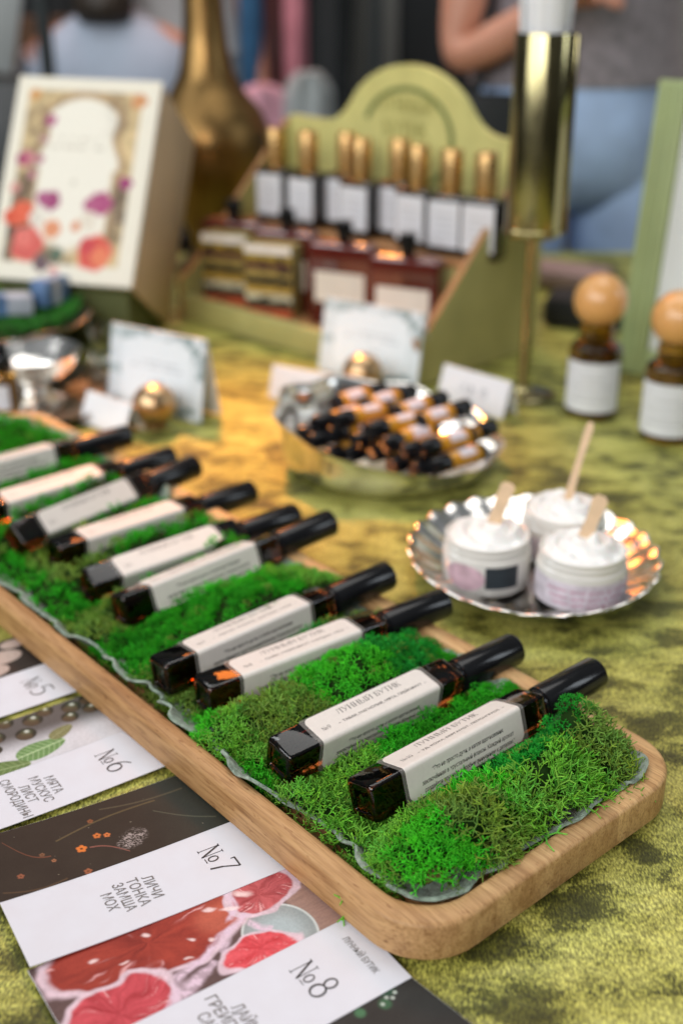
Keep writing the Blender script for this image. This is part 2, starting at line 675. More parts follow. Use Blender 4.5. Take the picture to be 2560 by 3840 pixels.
class Ink:
    """collects lettering; mapf(x, y) -> 3-D point"""

    def __init__(s, mapf):
        s.mapf, s.mb = mapf, MB()

    def put(s, tv, x0, x1, base, height, cap=1.0, shear=0):
        v, f = text_fit(tv, x0, x1, base, height, cap, shear)
        if v:
            s.mb.add([s.mapf(*p) for p in v], f)

    def build(s, name, mat, parent):
        return s.mb.build(name, mat, parent, smooth=False)


# ------------------------------------------------------------------ setting
def tablecloth():
    nx, ny = 120, 130
    x0, x1, y0, y1 = -1.15, 0.95, -0.15, 1.98
    drop = .55
    v, f = [], []
    xs = [x0 - .02] + list(np.linspace(x0, x1, nx)) + [x1 + .02]
    ys = [y0 - .02] + list(np.linspace(y0, y1, ny)) + [y1 + .02]
    for j, y in enumerate(ys):
        for i, x in enumerate(xs):
            z = -.0012 + .0011 * mnoise.noise(Vector((x * 9, y * 9, 3.3))) * (1 if .25 < y else .4)
            z = min(z, -.0002)
            if i in (0, len(xs) - 1) or j in (0, len(ys) - 1):
                z = -drop
            v.append((x, y, z))
    n = len(xs)
    for j in range(len(ys) - 1):
        for i in range(n - 1):
            f.append((j * n + i, j * n + i + 1, (j + 1) * n + i + 1, (j + 1) * n + i))
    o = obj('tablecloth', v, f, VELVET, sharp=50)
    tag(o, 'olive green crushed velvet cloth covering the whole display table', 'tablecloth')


tablecloth()
fl = MB().box(-5, 5, -2, 7, -.80, -.75).build('floor', FLOORM, smooth=False)
tag(fl, kind='structure')
wl = MB().box(-5, 5, 5.0, 5.1, -.75, 3).build('wall', WALLGREY, smooth=False)
tag(wl, kind='structure')

# ------------------------------------------------------------------ wooden tray (board) and its frame of reference
YB = 0.7059
C0 = Vector((0, .55, 0))
BM = Matrix.Translation(C0) @ Matrix.Rotation(YB - PI / 2, 4, 'Z')   # local x runs to the near rounded end, y across
BMI = BM.inverted()
TX0, TX1, TY0, TY1 = -.66, .1345, -.0674, .1455
TZ = .0022
TCX, TCY, THX, THY = (TX0 + TX1) / 2, (TY0 + TY1) / 2, (TX1 - TX0) / 2, (TY1 - TY0) / 2


def tray():
    prof = [(.0012, 0), (.0002, .0008), (0, .0018), (0, .0200), (.0006, .0215), (.0022, .0225), (.0100, .0225), (.0118, .0221), (.0134, .0202),
            (.0160, .0120), (.0185, .0095), (.024, .009)]
    rg = []
    for ins, z in prof:
        rg.append([(TCX + x, TCY + y, TZ + z) for x, y in rrect(THX - ins, THY - ins, max(.036 - ins * .6, .012), 12)])
    mb = MB().rings(rg)
    o = mb.build('wooden_tray', WOOD, sharp=40)
    o.matrix_world = BM
    tag(o, 'long oiled wood serving tray with rounded corners, filled with green moss', 'tray')


tray()

# ------------------------------------------------------------------ perfume bottles lying in the moss
W = .022
LB, LA, LE = .1358, .0238, .1131
CAPL, CAPR = .053, .0108
POSES = {
    10: (0.0098, 0.5011, 0.0315, 0.687, 0.0095, -0.2844),
    9: (-0.0365, 0.5368, 0.0306, 0.6834, -0.0047, 0.1447),
    8: (-0.0856, 0.6032, 0.0296, 0.615, 0.0169, -0.0189),
    7: (-0.1152, 0.6275, 0.0292, 0.6818, 0.0392, -0.1017),
    6: (-0.1561, 0.7181, 0.0252, 0.6892, 0.0554, -0.313),
    5: (-0.1853, 0.7523, 0.0251, 0.6936, 0.0017, 0.3264),
    4: (-0.2199, 0.8023, 0.0261, 0.7353, -0.0209, 0.0371),
    3: (-0.2574, 0.8263, 0.0281, 0.8455, 0.0121, 0.753),
    2: (-0.3015, 0.8805, 0.0233, 0.7058, 0.0091, 0.1415),
    1: (-0.3538, 0.9199, 0.0312, 0.6373, 0.0213, -0.1853),
}


def pose_matrix(p):
    x, y, z, yaw, pit, roll = p
    return Matrix.Translation((x, y, z)) @ Matrix.Rotation(yaw, 4, 'Z') @ Matrix.Rotation(-pit, 4, 'Y') @ Matrix.Rotation(roll, 4, 'X')


RIDGE = .0024


def lab_pt(x, s, off):
    """point on the wrapped label: s runs from the far edge of the top face over the ridge down the front face"""
    r = RIDGE
    h = W / 2
    if s < W - r:
        return (x, h - s, h + off)
    if s > W + r:
        return (x, -h - off, h - (s - W))
    a = (s - (W - r)) / (2 * r) * PI / 2
    return (x, -h + r - (r + off) * math.sin(a), h - r + (r + off) * math.cos(a))


def wrap_sheet(x0, x1, s0, s1, rc, off, thick):
    nx = 40
    xs = sorted(set([x0 + (x1 - x0) * k / nx for k in range(nx + 1)] + [x0 + rc * (1 - math.cos(R(a))) for a in range(0, 91, 15)]
                    + [x1 - rc * (1 - math.cos(R(a))) for a in range(0, 91, 15)]))
    ns = 26
    v, f = [], []
    for sgn, o_ in ((1, off), (0, off - thick)):
        for x in xs:
            d = min(x - x0, x1 - x)
            cut = 0 if d >= rc else rc - math.sqrt(max(0, rc * rc - (rc - d) ** 2))
            a, b = s0 + cut, s1 - cut
            for k in range(ns + 1):
                if k <= 10:
                    s = a + (W - RIDGE - a) * k / 10
                elif k <= 16:
                    s = W - RIDGE + 2 * RIDGE * (k - 10) / 6
                else:
                    s = W + RIDGE + (b - W - RIDGE) * (k - 16) / 10
                v.append(lab_pt(x, s, o_))
    m = len(xs)
    N = ns + 1
    for i in range(m - 1):
        for k in range(ns):
            a = i * N + k
            f.append((a, a + N, a + N + 1, a + 1))
            b = a + m * N
            f.append((b, b + 1, b + N + 1, b + N))
    edge = [i * N for i in range(m)] + [(m - 1) * N + k for k in range(1, N)] + [i * N + ns for i in range(m - 2, -1, -1)] + [k for k in range(ns - 1, 0, -1)]
    for a, b in zip(edge, edge[1:] + edge[:1]):
        f.append((a, b, b + m * N, a + m * N))
    return v, f


QUOTE = ['“Это не просто духи, а капля вдохновения,', 'заключённая в хрустальный флакон. Каждый аромат', 'создаётся вручную с особым вниманием к деталям.”']
NOTES = {10: 'УД, КОЖА, БЕРГАМОТ, ЛЕМОНГРАСС', 9: 'ТАБАК, МАГНОЛИЯ, МЯТА, ГРЕЙПФРУТ', 8: 'ЛАЙМ, ГРЕЙПФРУТ, САНДАЛ, МОХ', 7: 'ЛИЧИ, ТОНКА, ЗАМША, МОХ',
         6: 'МЯТА, МУСКУС, ЛИСТ СМОРОДИНЫ'}
BLABEL = {
    10: 'sharp dark amber glass bottle with black cap, label No 10, nearest the rounded tray end',
    9: 'dark amber bottle with orange glow on its base, label No 9, ingredients starting with tobacco',
    8: 'amber bottle with orange lit base and warm tinted label No 8, beside bottle No 7',
    7: 'dark square bottle No 7 with pale label, just above the orange tinted bottle',
    6: 'lower of the two bottles pressed together mid tray, label side with quote turned up',
    5: 'upper of the two bottles pressed together mid tray, orange edge along its label',
    4: 'bottle with grey shoulder whose base hides under the tilted bottle above it',
    3: 'bottle rolled onto its corner with pale glint on the base, at the left edge',
    2: 'bottle with orange streak along the cap, second from the far end of tray',
    1: 'farthest perfume bottle in the tray, its base cut off by the left edge',
}


def bottle_meshes():
    def sec(ins, x, r):
        return [(x, a, b) for a, b in rrect(W / 2 - ins, W / 2 - ins, max(r, .0006), 5)]
    # cross section lies in the y-z plane; x runs base to cap
    g = [sec(.0045, .0012, .001), sec(.0040, .0002, .0012), sec(.0018, 0, .002), sec(.0007, .0006, .0024), sec(0, .0022, .0026), sec(0, .02, RIDGE), sec(0, LB - .004, RIDGE),
         sec(.0005, LB - .0018, .0028), sec(.0018, LB - .0004, .003), sec(.004, LB, .0035)]
    g.append([(LB + .0002, p[1] * .6, p[2] * .6) for p in sec(.0, 0, .0105)])
    g.append([(LB + .0035, p[1] * .6, p[2] * .6) for p in sec(.0, 0, .0105)])
    body = MB()
    n = len(g[0])
    body.rings([[p for p in r] for r in g])
    Mx = Matrix.Rotation(PI / 2, 4, 'Y')
    col = MB().lathe([(.0088, LB + .0004), (.0095, LB + .0008), (.0095, LB + .0026), (.0088, LB + .003)], 32, Mx)
    c0, c1 = LB + .0028, LB + .0028 + CAPL
    cap = MB().lathe([(CAPR - .0012, c0), (CAPR - .0002, c0 + .0006), (CAPR, c0 + .0015), (CAPR, c1 - .002), (CAPR - .0004, c1 - .0008), (CAPR - .0014, c1), (CAPR * .5, c1 + .0001)], 48, Mx)
    return body, col, cap


_body, _col, _cap = bottle_meshes()
_lab = MB().add(*wrap_sheet(LA, LE, .0012, 2 * W - .0018, .0042, .00022, .00016))
_film = MB().add(*wrap_sheet(LA - .0026, LE + .0030, .0004, 2 * W - .0006, .002, .00007, .00005))


def make_bottle(no, src=None):
    t = thing('perfume_bottle', BLABEL[no], 'perfume bottle', group='perfume bottles lying in a row on the moss')
    if src is None:
        _body.build('glass_body', AMBER, t, sharp=50)
        _col.build('collar', BLACKCAP, t)
        _cap.build('cap', BLACKCAP, t)
        _lab.build('label', PAPERLABEL, t)
        _film.build('label_film', FILM, t)
    else:
        for ch in src.children:
            c = ch.copy()
            COL.objects.link(c)
            c.parent = t
    lab = [c for c in t.children if c.name.startswith('label') and 'film' not in c.name][0]
    k = Ink(lambda x, y: lab_pt(x, -y, .0003))
    k.put(serif_text('ЛУННЫЙ БУТИК'), .0455, .0940, -.0080, .0040)
    k.put(serif_text('№%d' % no), .0292, .0352 if no < 10 else .0372, -.0147, .0030)
    if no in NOTES:
        k.put(font_text('–  ' + NOTES[no] + '  –'), .0405, .1085, -.0147, .0019, .73)
    else:
        pass
    sh = .18
    for line, (a, b, s) in zip(QUOTE, ((.0420, .0975, .0090), (.0335, .1048, .0140), (.0345, .1048, .0184))):
        k.put(font_text(line), a, b, -(W + s), .0026, .73, sh)
    k.build('lettering', INK, lab)
    t.matrix_world = pose_matrix(POSES[no])
    return t


BOT = {}
BOT[10] = make_bottle(10)
for no in (9, 8, 7, 6, 5, 4, 3, 2, 1):
    BOT[no] = make_bottle(no, BOT[10])
bpy.context.view_layer.update()

# ------------------------------------------------------------------ moss
# colour seeds (tray coordinates x, y metres): kind
DEEP, BRIGHT, YG, OLIVE, EMER = (.012, .28, .010), (.038, .43, .018), (.12, .37, .036), (.13, .25, .038), (.004, .27, .026)


def to_tray(p):
    q = BMI @ Vector(p)
    return q.x, q.y


SEEDS = []   # (x, y, colour, fineness)
for (wx, wy), c, fine in [
    ((.045, .462), BRIGHT, .9), ((.018, .468), YG, 1), ((.072, .480), OLIVE, 1), ((.060, .455), BRIGHT, .8), ((.100, .500), YG, 1.25), ((.125, .520), YG, 1.2), ((.075, .505), BRIGHT, 1.1), ((.15, .54), OLIVE, 1.1),
    ((.115, .555), EMER, .62), ((.135, .575), EMER, .65), ((.150, .605), EMER, 1.0), ((.09, .53), EMER, .7),
    ((.010, .610), BRIGHT, .8), ((-.03, .575), OLIVE, 1), ((-.062, .565), YG, .9), ((-.045, .585), OLIVE, 1.0), ((.05, .60), DEEP, .8), ((-.055, .540), BRIGHT, 1), ((-.035, .515), YG, 1),
    ((-.01, .53), YG, 1), ((0.01, .50), YG, 1), ((-.09, .575), BRIGHT, .9), ((.045, .58), DEEP, .9), ((.03, .64), EMER, .7), ((.015, .655), EMER, .7), ((.07, .62), DEEP, .8),
    ((-.125, .60), YG, .9), ((-.15, .635), DEEP, .8), ((-.17, .66), DEEP, .8), ((-.12, .67), DEEP, .7), ((-.07, .69), DEEP, .7), ((-.03, .715), DEEP, .7), ((.0, .72), OLIVE, .8), ((-.01, .735), YG, .8),
    ((-.19, .69), OLIVE, .9), ((-.22, .72), DEEP, .8), ((-.25, .76), DEEP, .8), ((-.29, .80), DEEP, .8), ((-.33, .86), DEEP, .8), ((-.20, .80), OLIVE, .8), ((-.14, .80), DEEP, .8), ((-.08, .82), DEEP, .8), ((-.2, .9), DEEP, .8),
    ((-.12, .62), OLIVE, .9), ((-.1, .78), BRIGHT, .8), ((-.28, .95), DEEP, .8), ((-.35, 1.0), DEEP, .8)]:
    SEEDS.append((*to_tray((wx, wy, 0)), c, fine))
SX = np.array([s[0] for s in SEEDS])
SY = np.array([s[1] for s in SEEDS])
SCOL = np.array([s[2] for s in SEEDS])
SFINE = np.array([s[3] for s in SEEDS])

MOUNDS = []   # (x, y, radius, height)
for (wx, wy), r, h in [((.046, .458), .027, .024), ((.074, .478), .022, .016), ((.114, .506), .028, .021), ((.128, .570), .030, .017), ((.154, .607), .024, .040), ((.163, .590), .018, .014), ((.008, .612), .028, .016),
                       ((-.045, .580), .026, .013), ((.045, .60), .02, .008), ((.025, .645), .025, .012), ((-.030, .512), .022, .014), ((-.078, .560), .022, .012), ((-.12, .615), .02, .010), ((-.15, .635), .03, .008), ((-.06, .70), .035, .012), ((-.01, .728), .025, .014),
                       ((-.1, .66), .02, .006), ((-.22, .73), .03, .010), ((-.185, .695), .02, .008), ((-.30, .81), .03, .008), ((-.14, .80), .02, .012), ((-.09, .80), .02, .010), ((-.19, .88), .02, .01), ((-.22, .92), .02, .01)]:
    MOUNDS.append((*to_tray((wx, wy, 0)), r, h))
BMATS = {no: (BMI @ pose_matrix(p)).inverted() for no, p in POSES.items()}
BM3 = {no: (np.array(m.to_3x3()), np.array(m.translation)) for no, m in BMATS.items()}


def moss_edge(X, Y):
    """signed distance inside the moss patch (positive inside)"""
    cx, hx = (TX0 + TX1) / 2, (TX1 - TX0) / 2 - .0185
    cy, hy = (TY0 + TY1) / 2, (TY1 - TY0) / 2 - .0175
    r = .03
    dx = np.abs(X - cx) - (hx - r)
    dy = np.abs(Y - cy) - (hy - r)
    d = np.hypot(np.maximum(dx, 0), np.maximum(dy, 0)) + np.minimum(np.maximum(dx, dy), 0) - r
    ox, oy = to_tray((.160, .600, 0))
    bulge = .016 * np.exp(-((X - ox) ** 2 + (Y - oy) ** 2) / .022 ** 2)
    front = .0058 * sstep(.01, -.02, Y - TY0 - .03) + .0045 * sstep(.03, .0, TX1 - .03 - X) * (1 - sstep(.0, .06, Y - .05))
    return -d + bulge - front + (fbm(X * 38 + 40, Y * 38 + 40, 11, 3) - .5) * .016


def moss_h(X, Y):
    h = .0185 + .0105 * sstep(-.026, .030, Y) + (fbm(X * 45 + 50, Y * 45 + 50, 3, 3) - .5) * .020
    for x, y, r, hh in MOUNDS:
        h = h + hh * np.exp(-((X - x) ** 2 + (Y - y) ** 2) / (r * r))
    e_ = sstep(-.002, .022, moss_edge(X, Y))
    h = .011 + (h - .011) * (.58 + .42 * e_)
    # lower ground in front of and under every bottle
    for no, (A, t) in BM3.items():
        P = np.stack([X, Y, np.full_like(X, .028)], -1) @ A.T + t
        inx = sstep(-.016, -.006, P[..., 0]) * (1 - sstep(.186, .196, P[..., 0]))
        near = sstep(-.0235, -.0160, P[..., 1]) * (1 - sstep(.0115, .014, P[..., 1]))
        k = inx * near
        h = h * (1 - k) + np.minimum(h, .0145) * k
    return h


def sprig(seed, levels, r0, L0):
    """branching lichen sprig: vertices, quads, height fraction"""
    rg = random.Random(seed)
    V, F, T = [], [], []

    def branch(p, d, L, r, lev, tt):
        q_ = p + d * L
        side = d.orthogonal().normalized()
        w = d.cross(side)
        n = len(V)
        for k in range(3):
            a = 2 * PI * k / 3 + lev
            V.append(p + (side * math.cos(a) + w * math.sin(a)) * r)
            T.append(tt)
        for k in range(3):
            a = 2 * PI * k / 3 + lev
            V.append(q_ + (side * math.cos(a) + w * math.sin(a)) * r * .72)
            T.append(tt + 1.0 / levels)
        for k in range(3):
            F.append((n + k, n + (k + 1) % 3, n + 3 + (k + 1) % 3, n + 3 + k))
        if lev + 1 >= levels:
            return
        kids = 3 if lev == 0 else (3 if rg.random() < .3 else 2)
        a0 = rg.random() * 6.28
        for k in range(kids):
            a = a0 + 2 * PI * k / kids + rg.uniform(-.5, .5)
            tilt = R(rg.uniform(26, 62))
            nd = (d * math.cos(tilt) + (side * math.cos(a) + w * math.sin(a)) * math.sin(tilt)).normalized()
            nd = (nd + Vector((0, 0, .12))).normalized()
            branch(q_, nd, L * rg.uniform(.62, .86), r * .8, lev + 1, tt + 1.0 / levels)
    branch(Vector((0, 0, 0)), Vector((0, 0, 1)), L0, r0, 0, 0.0)
    return np.array([tuple(v) for v in V]), np.array(F), np.array(T)


def build_moss():
    nr = np.random.default_rng(5)
    protoN = [sprig(s, 5, .00054, .0043) for s in range(7)]
    protoL = [sprig(s + 200, 4, .00058, .0058) for s in range(6)]
    protoF = [sprig(s + 50, 4, .0009, .0050) for s in range(4)]
    Vs, Fs, Cs = [], [], []
    off = 0

    def scatter(x0, x1, step, protos, base_scale):
        nonlocal off
        xs = np.arange(x0, x1, step)
        ys = np.arange(TY0 + .006, TY1 + .006, step)
        X, Y = np.meshgrid(xs, ys)
        X = X.ravel() + nr.uniform(-.6, .6, X.size) * step
        Y = Y.ravel() + nr.uniform(-.6, .6, Y.size) * step
        keep = moss_edge(X, Y) > -.001
        X, Y = X[keep], Y[keep]
        H = moss_h(X, Y)
        ee = .003
        gx = (moss_h(X + ee, Y) - H) / ee
        gy = (moss_h(X, Y + ee) - H) / ee
        jx = (fbm(X * 60 + 9, Y * 60 + 9, 21, 2) - .5) * .022
        jy = (fbm(X * 60 + 90, Y * 60 + 30, 22, 2) - .5) * .022
        D = (X[:, None] + jx[:, None] - SX) ** 2 + (Y[:, None] + jy[:, None] - SY) ** 2
        near = D.argmin(1)
        for i in range(len(X)):
            fine = SFINE[near[i]]
            pr_ = protoL if (protos is protoN and fine >= 1.0 and nr.random() < .7) else protos
            pv, pf, pt = pr_[nr.integers(len(pr_))]
            s = base_scale * (fine if fine < 1 else 1 + .3 * (fine - 1)) * nr.uniform(.75, 1.3)
            nrm = Vector((-gx[i] * .8 + nr.uniform(-.45, .45), -gy[i] * .8 + nr.uniform(-.45, .45), 1)).normalized()
            M = Vector((0, 0, 1)).rotation_difference(nrm).to_matrix() @ Matrix.Rotation(nr.uniform(0, 6.28), 3, 'Z')
            M = np.array(M)
            hgt = pv[:, 2].max() * s
            P = (pv * s) @ M.T + np.array([X[i], Y[i], H[i] - hgt * nr.uniform(.72, 1.0) + .001 + TZ])
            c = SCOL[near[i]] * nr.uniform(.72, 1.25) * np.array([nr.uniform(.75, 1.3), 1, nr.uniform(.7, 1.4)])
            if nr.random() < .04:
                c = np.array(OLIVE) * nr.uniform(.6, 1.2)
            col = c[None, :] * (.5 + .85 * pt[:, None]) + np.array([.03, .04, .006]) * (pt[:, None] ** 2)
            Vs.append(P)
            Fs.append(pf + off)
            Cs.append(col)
            off += len(P)
    scatter(-.075, TX1, .0044, protoN, 1.15)
    scatter(-.075, TX1, .0068, protoN, 1.35)
    scatter(-.26, -.075, .0062, protoN, 1.3)
    scatter(-.26, -.075, .0090, protoN, 1.3)
    scatter(TX0, -.26, .0080, protoF, 1.4)
    V = np.concatenate(Vs)
    F = np.concatenate(Fs)
    C = np.concatenate(Cs)
    # nothing grows through the bottles
    bad = np.zeros(len(V), bool)
    for no, (A, t) in BM3.items():
        P = V @ A.T + t
        h = W / 2 + .0006
        bad |= (P[:, 0] > -.0008) & (P[:, 0] < LB + .003) & (np.abs(P[:, 1]) < h) & (np.abs(P[:, 2]) < h)
        bad |= (P[:, 0] >= LB) & (P[:, 0] < LB + .0035 + CAPL) & (P[:, 1] ** 2 + P[:, 2] ** 2 < (CAPR + .0004) ** 2)
    F = F[~bad[F].any(1)]
    # matted underlayer
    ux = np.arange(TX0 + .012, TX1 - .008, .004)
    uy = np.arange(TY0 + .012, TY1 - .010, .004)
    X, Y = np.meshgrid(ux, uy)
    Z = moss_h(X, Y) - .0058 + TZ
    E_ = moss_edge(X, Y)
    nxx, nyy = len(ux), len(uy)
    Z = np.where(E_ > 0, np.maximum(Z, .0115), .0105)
    for no, (A, t) in BM3.items():
        for zz in (0.012, .016, .02, .024, .028, .032):
            P = np.stack([X, Y, np.full_like(X, zz)], -1) @ A.T + t
            inside = (P[..., 0] > -.003) & (P[..., 0] < .194) & (np.abs(P[..., 1]) < W / 2 + .002) & (np.abs(P[..., 2]) < W / 2 + .002)
            Z = np.where(inside & (Z > zz - .002), np.maximum(zz - .002, .0112), Z)
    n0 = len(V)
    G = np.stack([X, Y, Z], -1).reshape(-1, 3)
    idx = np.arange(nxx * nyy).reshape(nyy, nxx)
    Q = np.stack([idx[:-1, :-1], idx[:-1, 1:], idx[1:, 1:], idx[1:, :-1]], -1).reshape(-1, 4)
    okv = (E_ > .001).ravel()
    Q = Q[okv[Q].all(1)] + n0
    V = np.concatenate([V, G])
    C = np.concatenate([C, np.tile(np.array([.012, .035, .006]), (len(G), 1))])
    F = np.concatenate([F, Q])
    me = bpy.data.meshes.new('moss')
    me.vertices.add(len(V))
    me.vertices.foreach_set('co', V.astype(np.float32).ravel())
    me.loops.add(len(F) * 4)
    me.loops.foreach_set('vertex_index', F.astype(np.int32).ravel())
    me.polygons.add(len(F))
    me.polygons.foreach_set('loop_start', np.arange(0, len(F) * 4, 4, dtype=np.int32))
    me.update(calc_edges=True)
    me.validate()
    at = me.color_attributes.new('Col', 'FLOAT_COLOR', 'POINT')
    d = np.ones((len(me.vertices), 4), dtype=np.float32)
    d[:, :3] = C
    at.data.foreach_set('color', d.ravel())
    m, nt, b = new_mat('reindeer_moss')
    a = nt.nodes.new('ShaderNodeVertexColor')
    a.layer_name = 'Col'
    nt.links.new(a.outputs[0], b.inputs['Base Color'])
    setp(b, rough=.75, spec=.05)
    me.materials.append(m)
    o = bpy.data.objects.new('moss', me)
    COL.objects.link(o)
    o.matrix_world = BM
    tag(o, 'springy green and olive reindeer moss filling the wooden tray', 'moss', kind='stuff')
    MATS['moss'] = m


build_moss()


def liner():
    """felt backing of the moss: a wavy ribbon that follows the inside of the rim"""
    base = rrect(THX - .0165, THY - .0160, .026, 14)
    # resample
    pts = []
    for (ax, ay), (bx, by) in zip(base, base[1:] + base[:1]):
        L = math.hypot(bx - ax, by - ay)
        k = max(1, int(L / .0025))
        pts += [(ax + (bx - ax) * j / k, ay + (by - ay) * j / k) for j in range(k)]
    n = len(pts)
    rings = [[] for _ in range(8)]
    s = 0
    for i in range(n):
        (ax, ay), (bx, by) = pts[i - 1], pts[(i + 1) % n]
        t = Vector((bx - ax, by - ay, 0)).normalized()
        nn = Vector((t.y, -t.x, 0))       # outward
        s += .0025
        w1 = mnoise.noise(Vector((s * 24, 1.3, 0))) * .0135 + mnoise.noise(Vector((s * 85, 7, 0))) * .0065 - .0016
        w2 = abs(mnoise.noise(Vector((s * 30, 21, 0))))
        p = Vector((pts[i][0] + TCX, pts[i][1] + TCY, 0))
        o_ = p + nn * (w1 + .0005)
        z = TZ + .0160 + max(0, w1 + .006) * .55 + w2 * .010
        inn = p - nn * .020
        th = .0011
        zi = TZ + .0108
        mid = (inn + o_) / 2
        prof = [(inn, zi), (mid, zi + .002), (o_ - nn * .002, z - .0006), (o_, z), (o_ + nn * .0006, z + th), (o_ - nn * .0012, z + th * 1.6), (mid, zi + .002 + th), (inn, zi + th)]
        for r_, (c, zz) in zip(rings, prof):
            r_.append((c.x, c.y, zz))
    mb = MB()
    v = [p for r in rings for p in r]
    f = []
    for i in range(8):
        j = (i + 1) % 8
        for k in range(n):
            l = (k + 1) % n
            f.append((i * n + k, i * n + l, j * n + l, j * n + k))
    o = obj('felt_liner', v, f, FELT, sharp=70)
    o.matrix_world = BM
    tag(o, 'wavy grey green felt edge peeping out between the moss and the wooden rim', 'liner')


liner()


# ------------------------------------------------------------------ scent cards under the tray
def pic_tobacco(U, V):     # dark still life with small orange flowers
    a, b = U * 148, V * 52
    C = np.zeros(U.shape + (3,)) + lin(44, 39, 32)
    C *= (.7 + .5 * fbm(U * 9, V * 4, 1))[..., None]
    C = over(C, sstep(80, 120, a) * .7, lin(48, 54, 48))
    for x, y, r, c in [(50, 32, 3.4, (214, 118, 50)), (61, 26, 2.6, (200, 110, 50)), (66, 28, 2.2, (205, 115, 60)), (15, 38, 2.2, (140, 84, 60)), (47, 50, 2.6, (150, 90, 60)), (34, 34, 1.6, (150, 100, 70)), (62, 13, 2, (130, 80, 50)), (30, 27, 1.8, (120, 84, 60))]:
        th = np.arctan2(b - y, a - x)
        d = np.hypot(a - x, b - y)
        C = over(C, sstep(r, r * .75, d / (.72 + .28 * np.abs(np.cos(2.5 * th)))), lin(*c))
        C = over(C, sstep(r * .3, r * .15, d), lin(90, 50, 20))
    d = np.hypot((a - 77) * .9 + (b - 37) * .2, (b - 37) * 1.05) + (fbm(a * .35, b * .35, 25, 3) - .5) * 7
    dots = fbm(a * 1.9, b * 1.9, 5, 2)
    C = over(C, sstep(8.5, 3, d) * sstep(.46, .62, dots) * .9, lin(170, 158, 154))
    for x0, y0, x1, y1, bow, c in [(54, 33, 72, 46, -3, (150, 92, 80)), (14, 8, 34, 30, 6, (120, 70, 50)), (40, 20, 100, 14, -3, (104, 90, 60)), (3, 46, 36, 50, 3, (90, 70, 50)), (70, 6, 118, 12, 2, (92, 84, 64)), (96, 22, 124, 44, 2, (90, 92, 76))]:
        t = np.clip((a - x0) / (x1 - x0), 0, 1)
        yy = y0 + (y1 - y0) * t + bow * np.sin(t * PI)
        m = sstep(.75, .3, np.abs(b - yy)) * ((a > x0) & (a < x1))
        C = over(C, m * .7, lin(*c))
    sp_ = fbm(a * 3, b * 3, 8, 1)
    C = over(C, sstep(.985, .995, sp_) * .6, lin(190, 180, 160))
    return C


def pic_currant(U, V):
    a, b = U * 148, V * 52
    C = np.zeros(U.shape + (3,)) + lin(205, 205, 210)
    C *= (.92 + .16 * fbm(U * 6, V * 5, 2))[..., None]
    C = over(C, sstep(34, 12, b - .05 * a) * .93, lin(72, 68, 64))
    for x, y, r in [(70, 2, 6), (86, 8, 7), (112, 8, 7), (96, 3, 6), (125, 6, 7), (60, 14, 6.5), (77, 20, 7), (48, 8, 7), (36, 18, 8), (22, 26, 8), (122, 16, 6), (55, 26, 5), (107, 18, 6), (10, 14, 8)]:
        d = np.hypot(a - x, b - y)
        C = over(C, sstep(r, r * .88, d), lin(40, 42, 34))
        C = over(C, sstep(r * .7, r * .2, np.hypot(a - x - 1, b - y + 1.5)) * .6, lin(96, 104, 70))
        C = over(C, sstep(r * .34, r * .05, np.hypot(a - x - r * .2, b - y + r * .35)) * .9, lin(214, 220, 210))
        C = over(C, sstep(r * .9, r * .6, np.hypot(a - x + r * .3, b - y - r * .4)) * sstep(r, r * .8, d) * .35, lin(120, 96, 70))

    def leaf(C, cx, cy, L, wd, ang, col, vein):
        ca, sa = math.cos(ang), math.sin(ang)
        u = ((a - cx) * ca + (b - cy) * sa) / L
        v = (-(a - cx) * sa + (b - cy) * ca) / wd
        half = np.sqrt(np.clip(1 - u * u, 0, 1)) * (1 - .25 * u)
        m = sstep(1.02, .95, np.abs(v) / np.maximum(half, .02)) * (np.abs(u) < 1)
        vv = np.abs(((u * 4.5 + np.abs(v) * 1.3) % 1) - .5)
        colr = np.asarray(col) * (.75 + .5 * fbm(a * .5, b * .5, 4))[..., None]
        C = C * (1 - m[..., None]) + colr * m[..., None]
        C = over(C, m * sstep(.12, .03, vv) * .6, vein)
        return over(C, m * sstep(.08, .02, np.abs(v)), vein)
    C = leaf(C, 79, 40, 16, 8.5, -.1, lin(104, 140, 84), lin(190, 212, 166))
    C = leaf(C, 52, 47, 17, 8, .15, lin(98, 122, 70), lin(150, 170, 120))
    C = leaf(C, 96, 30, 9, 5, -.4, lin(120, 120, 80), lin(160, 160, 120))
    return C


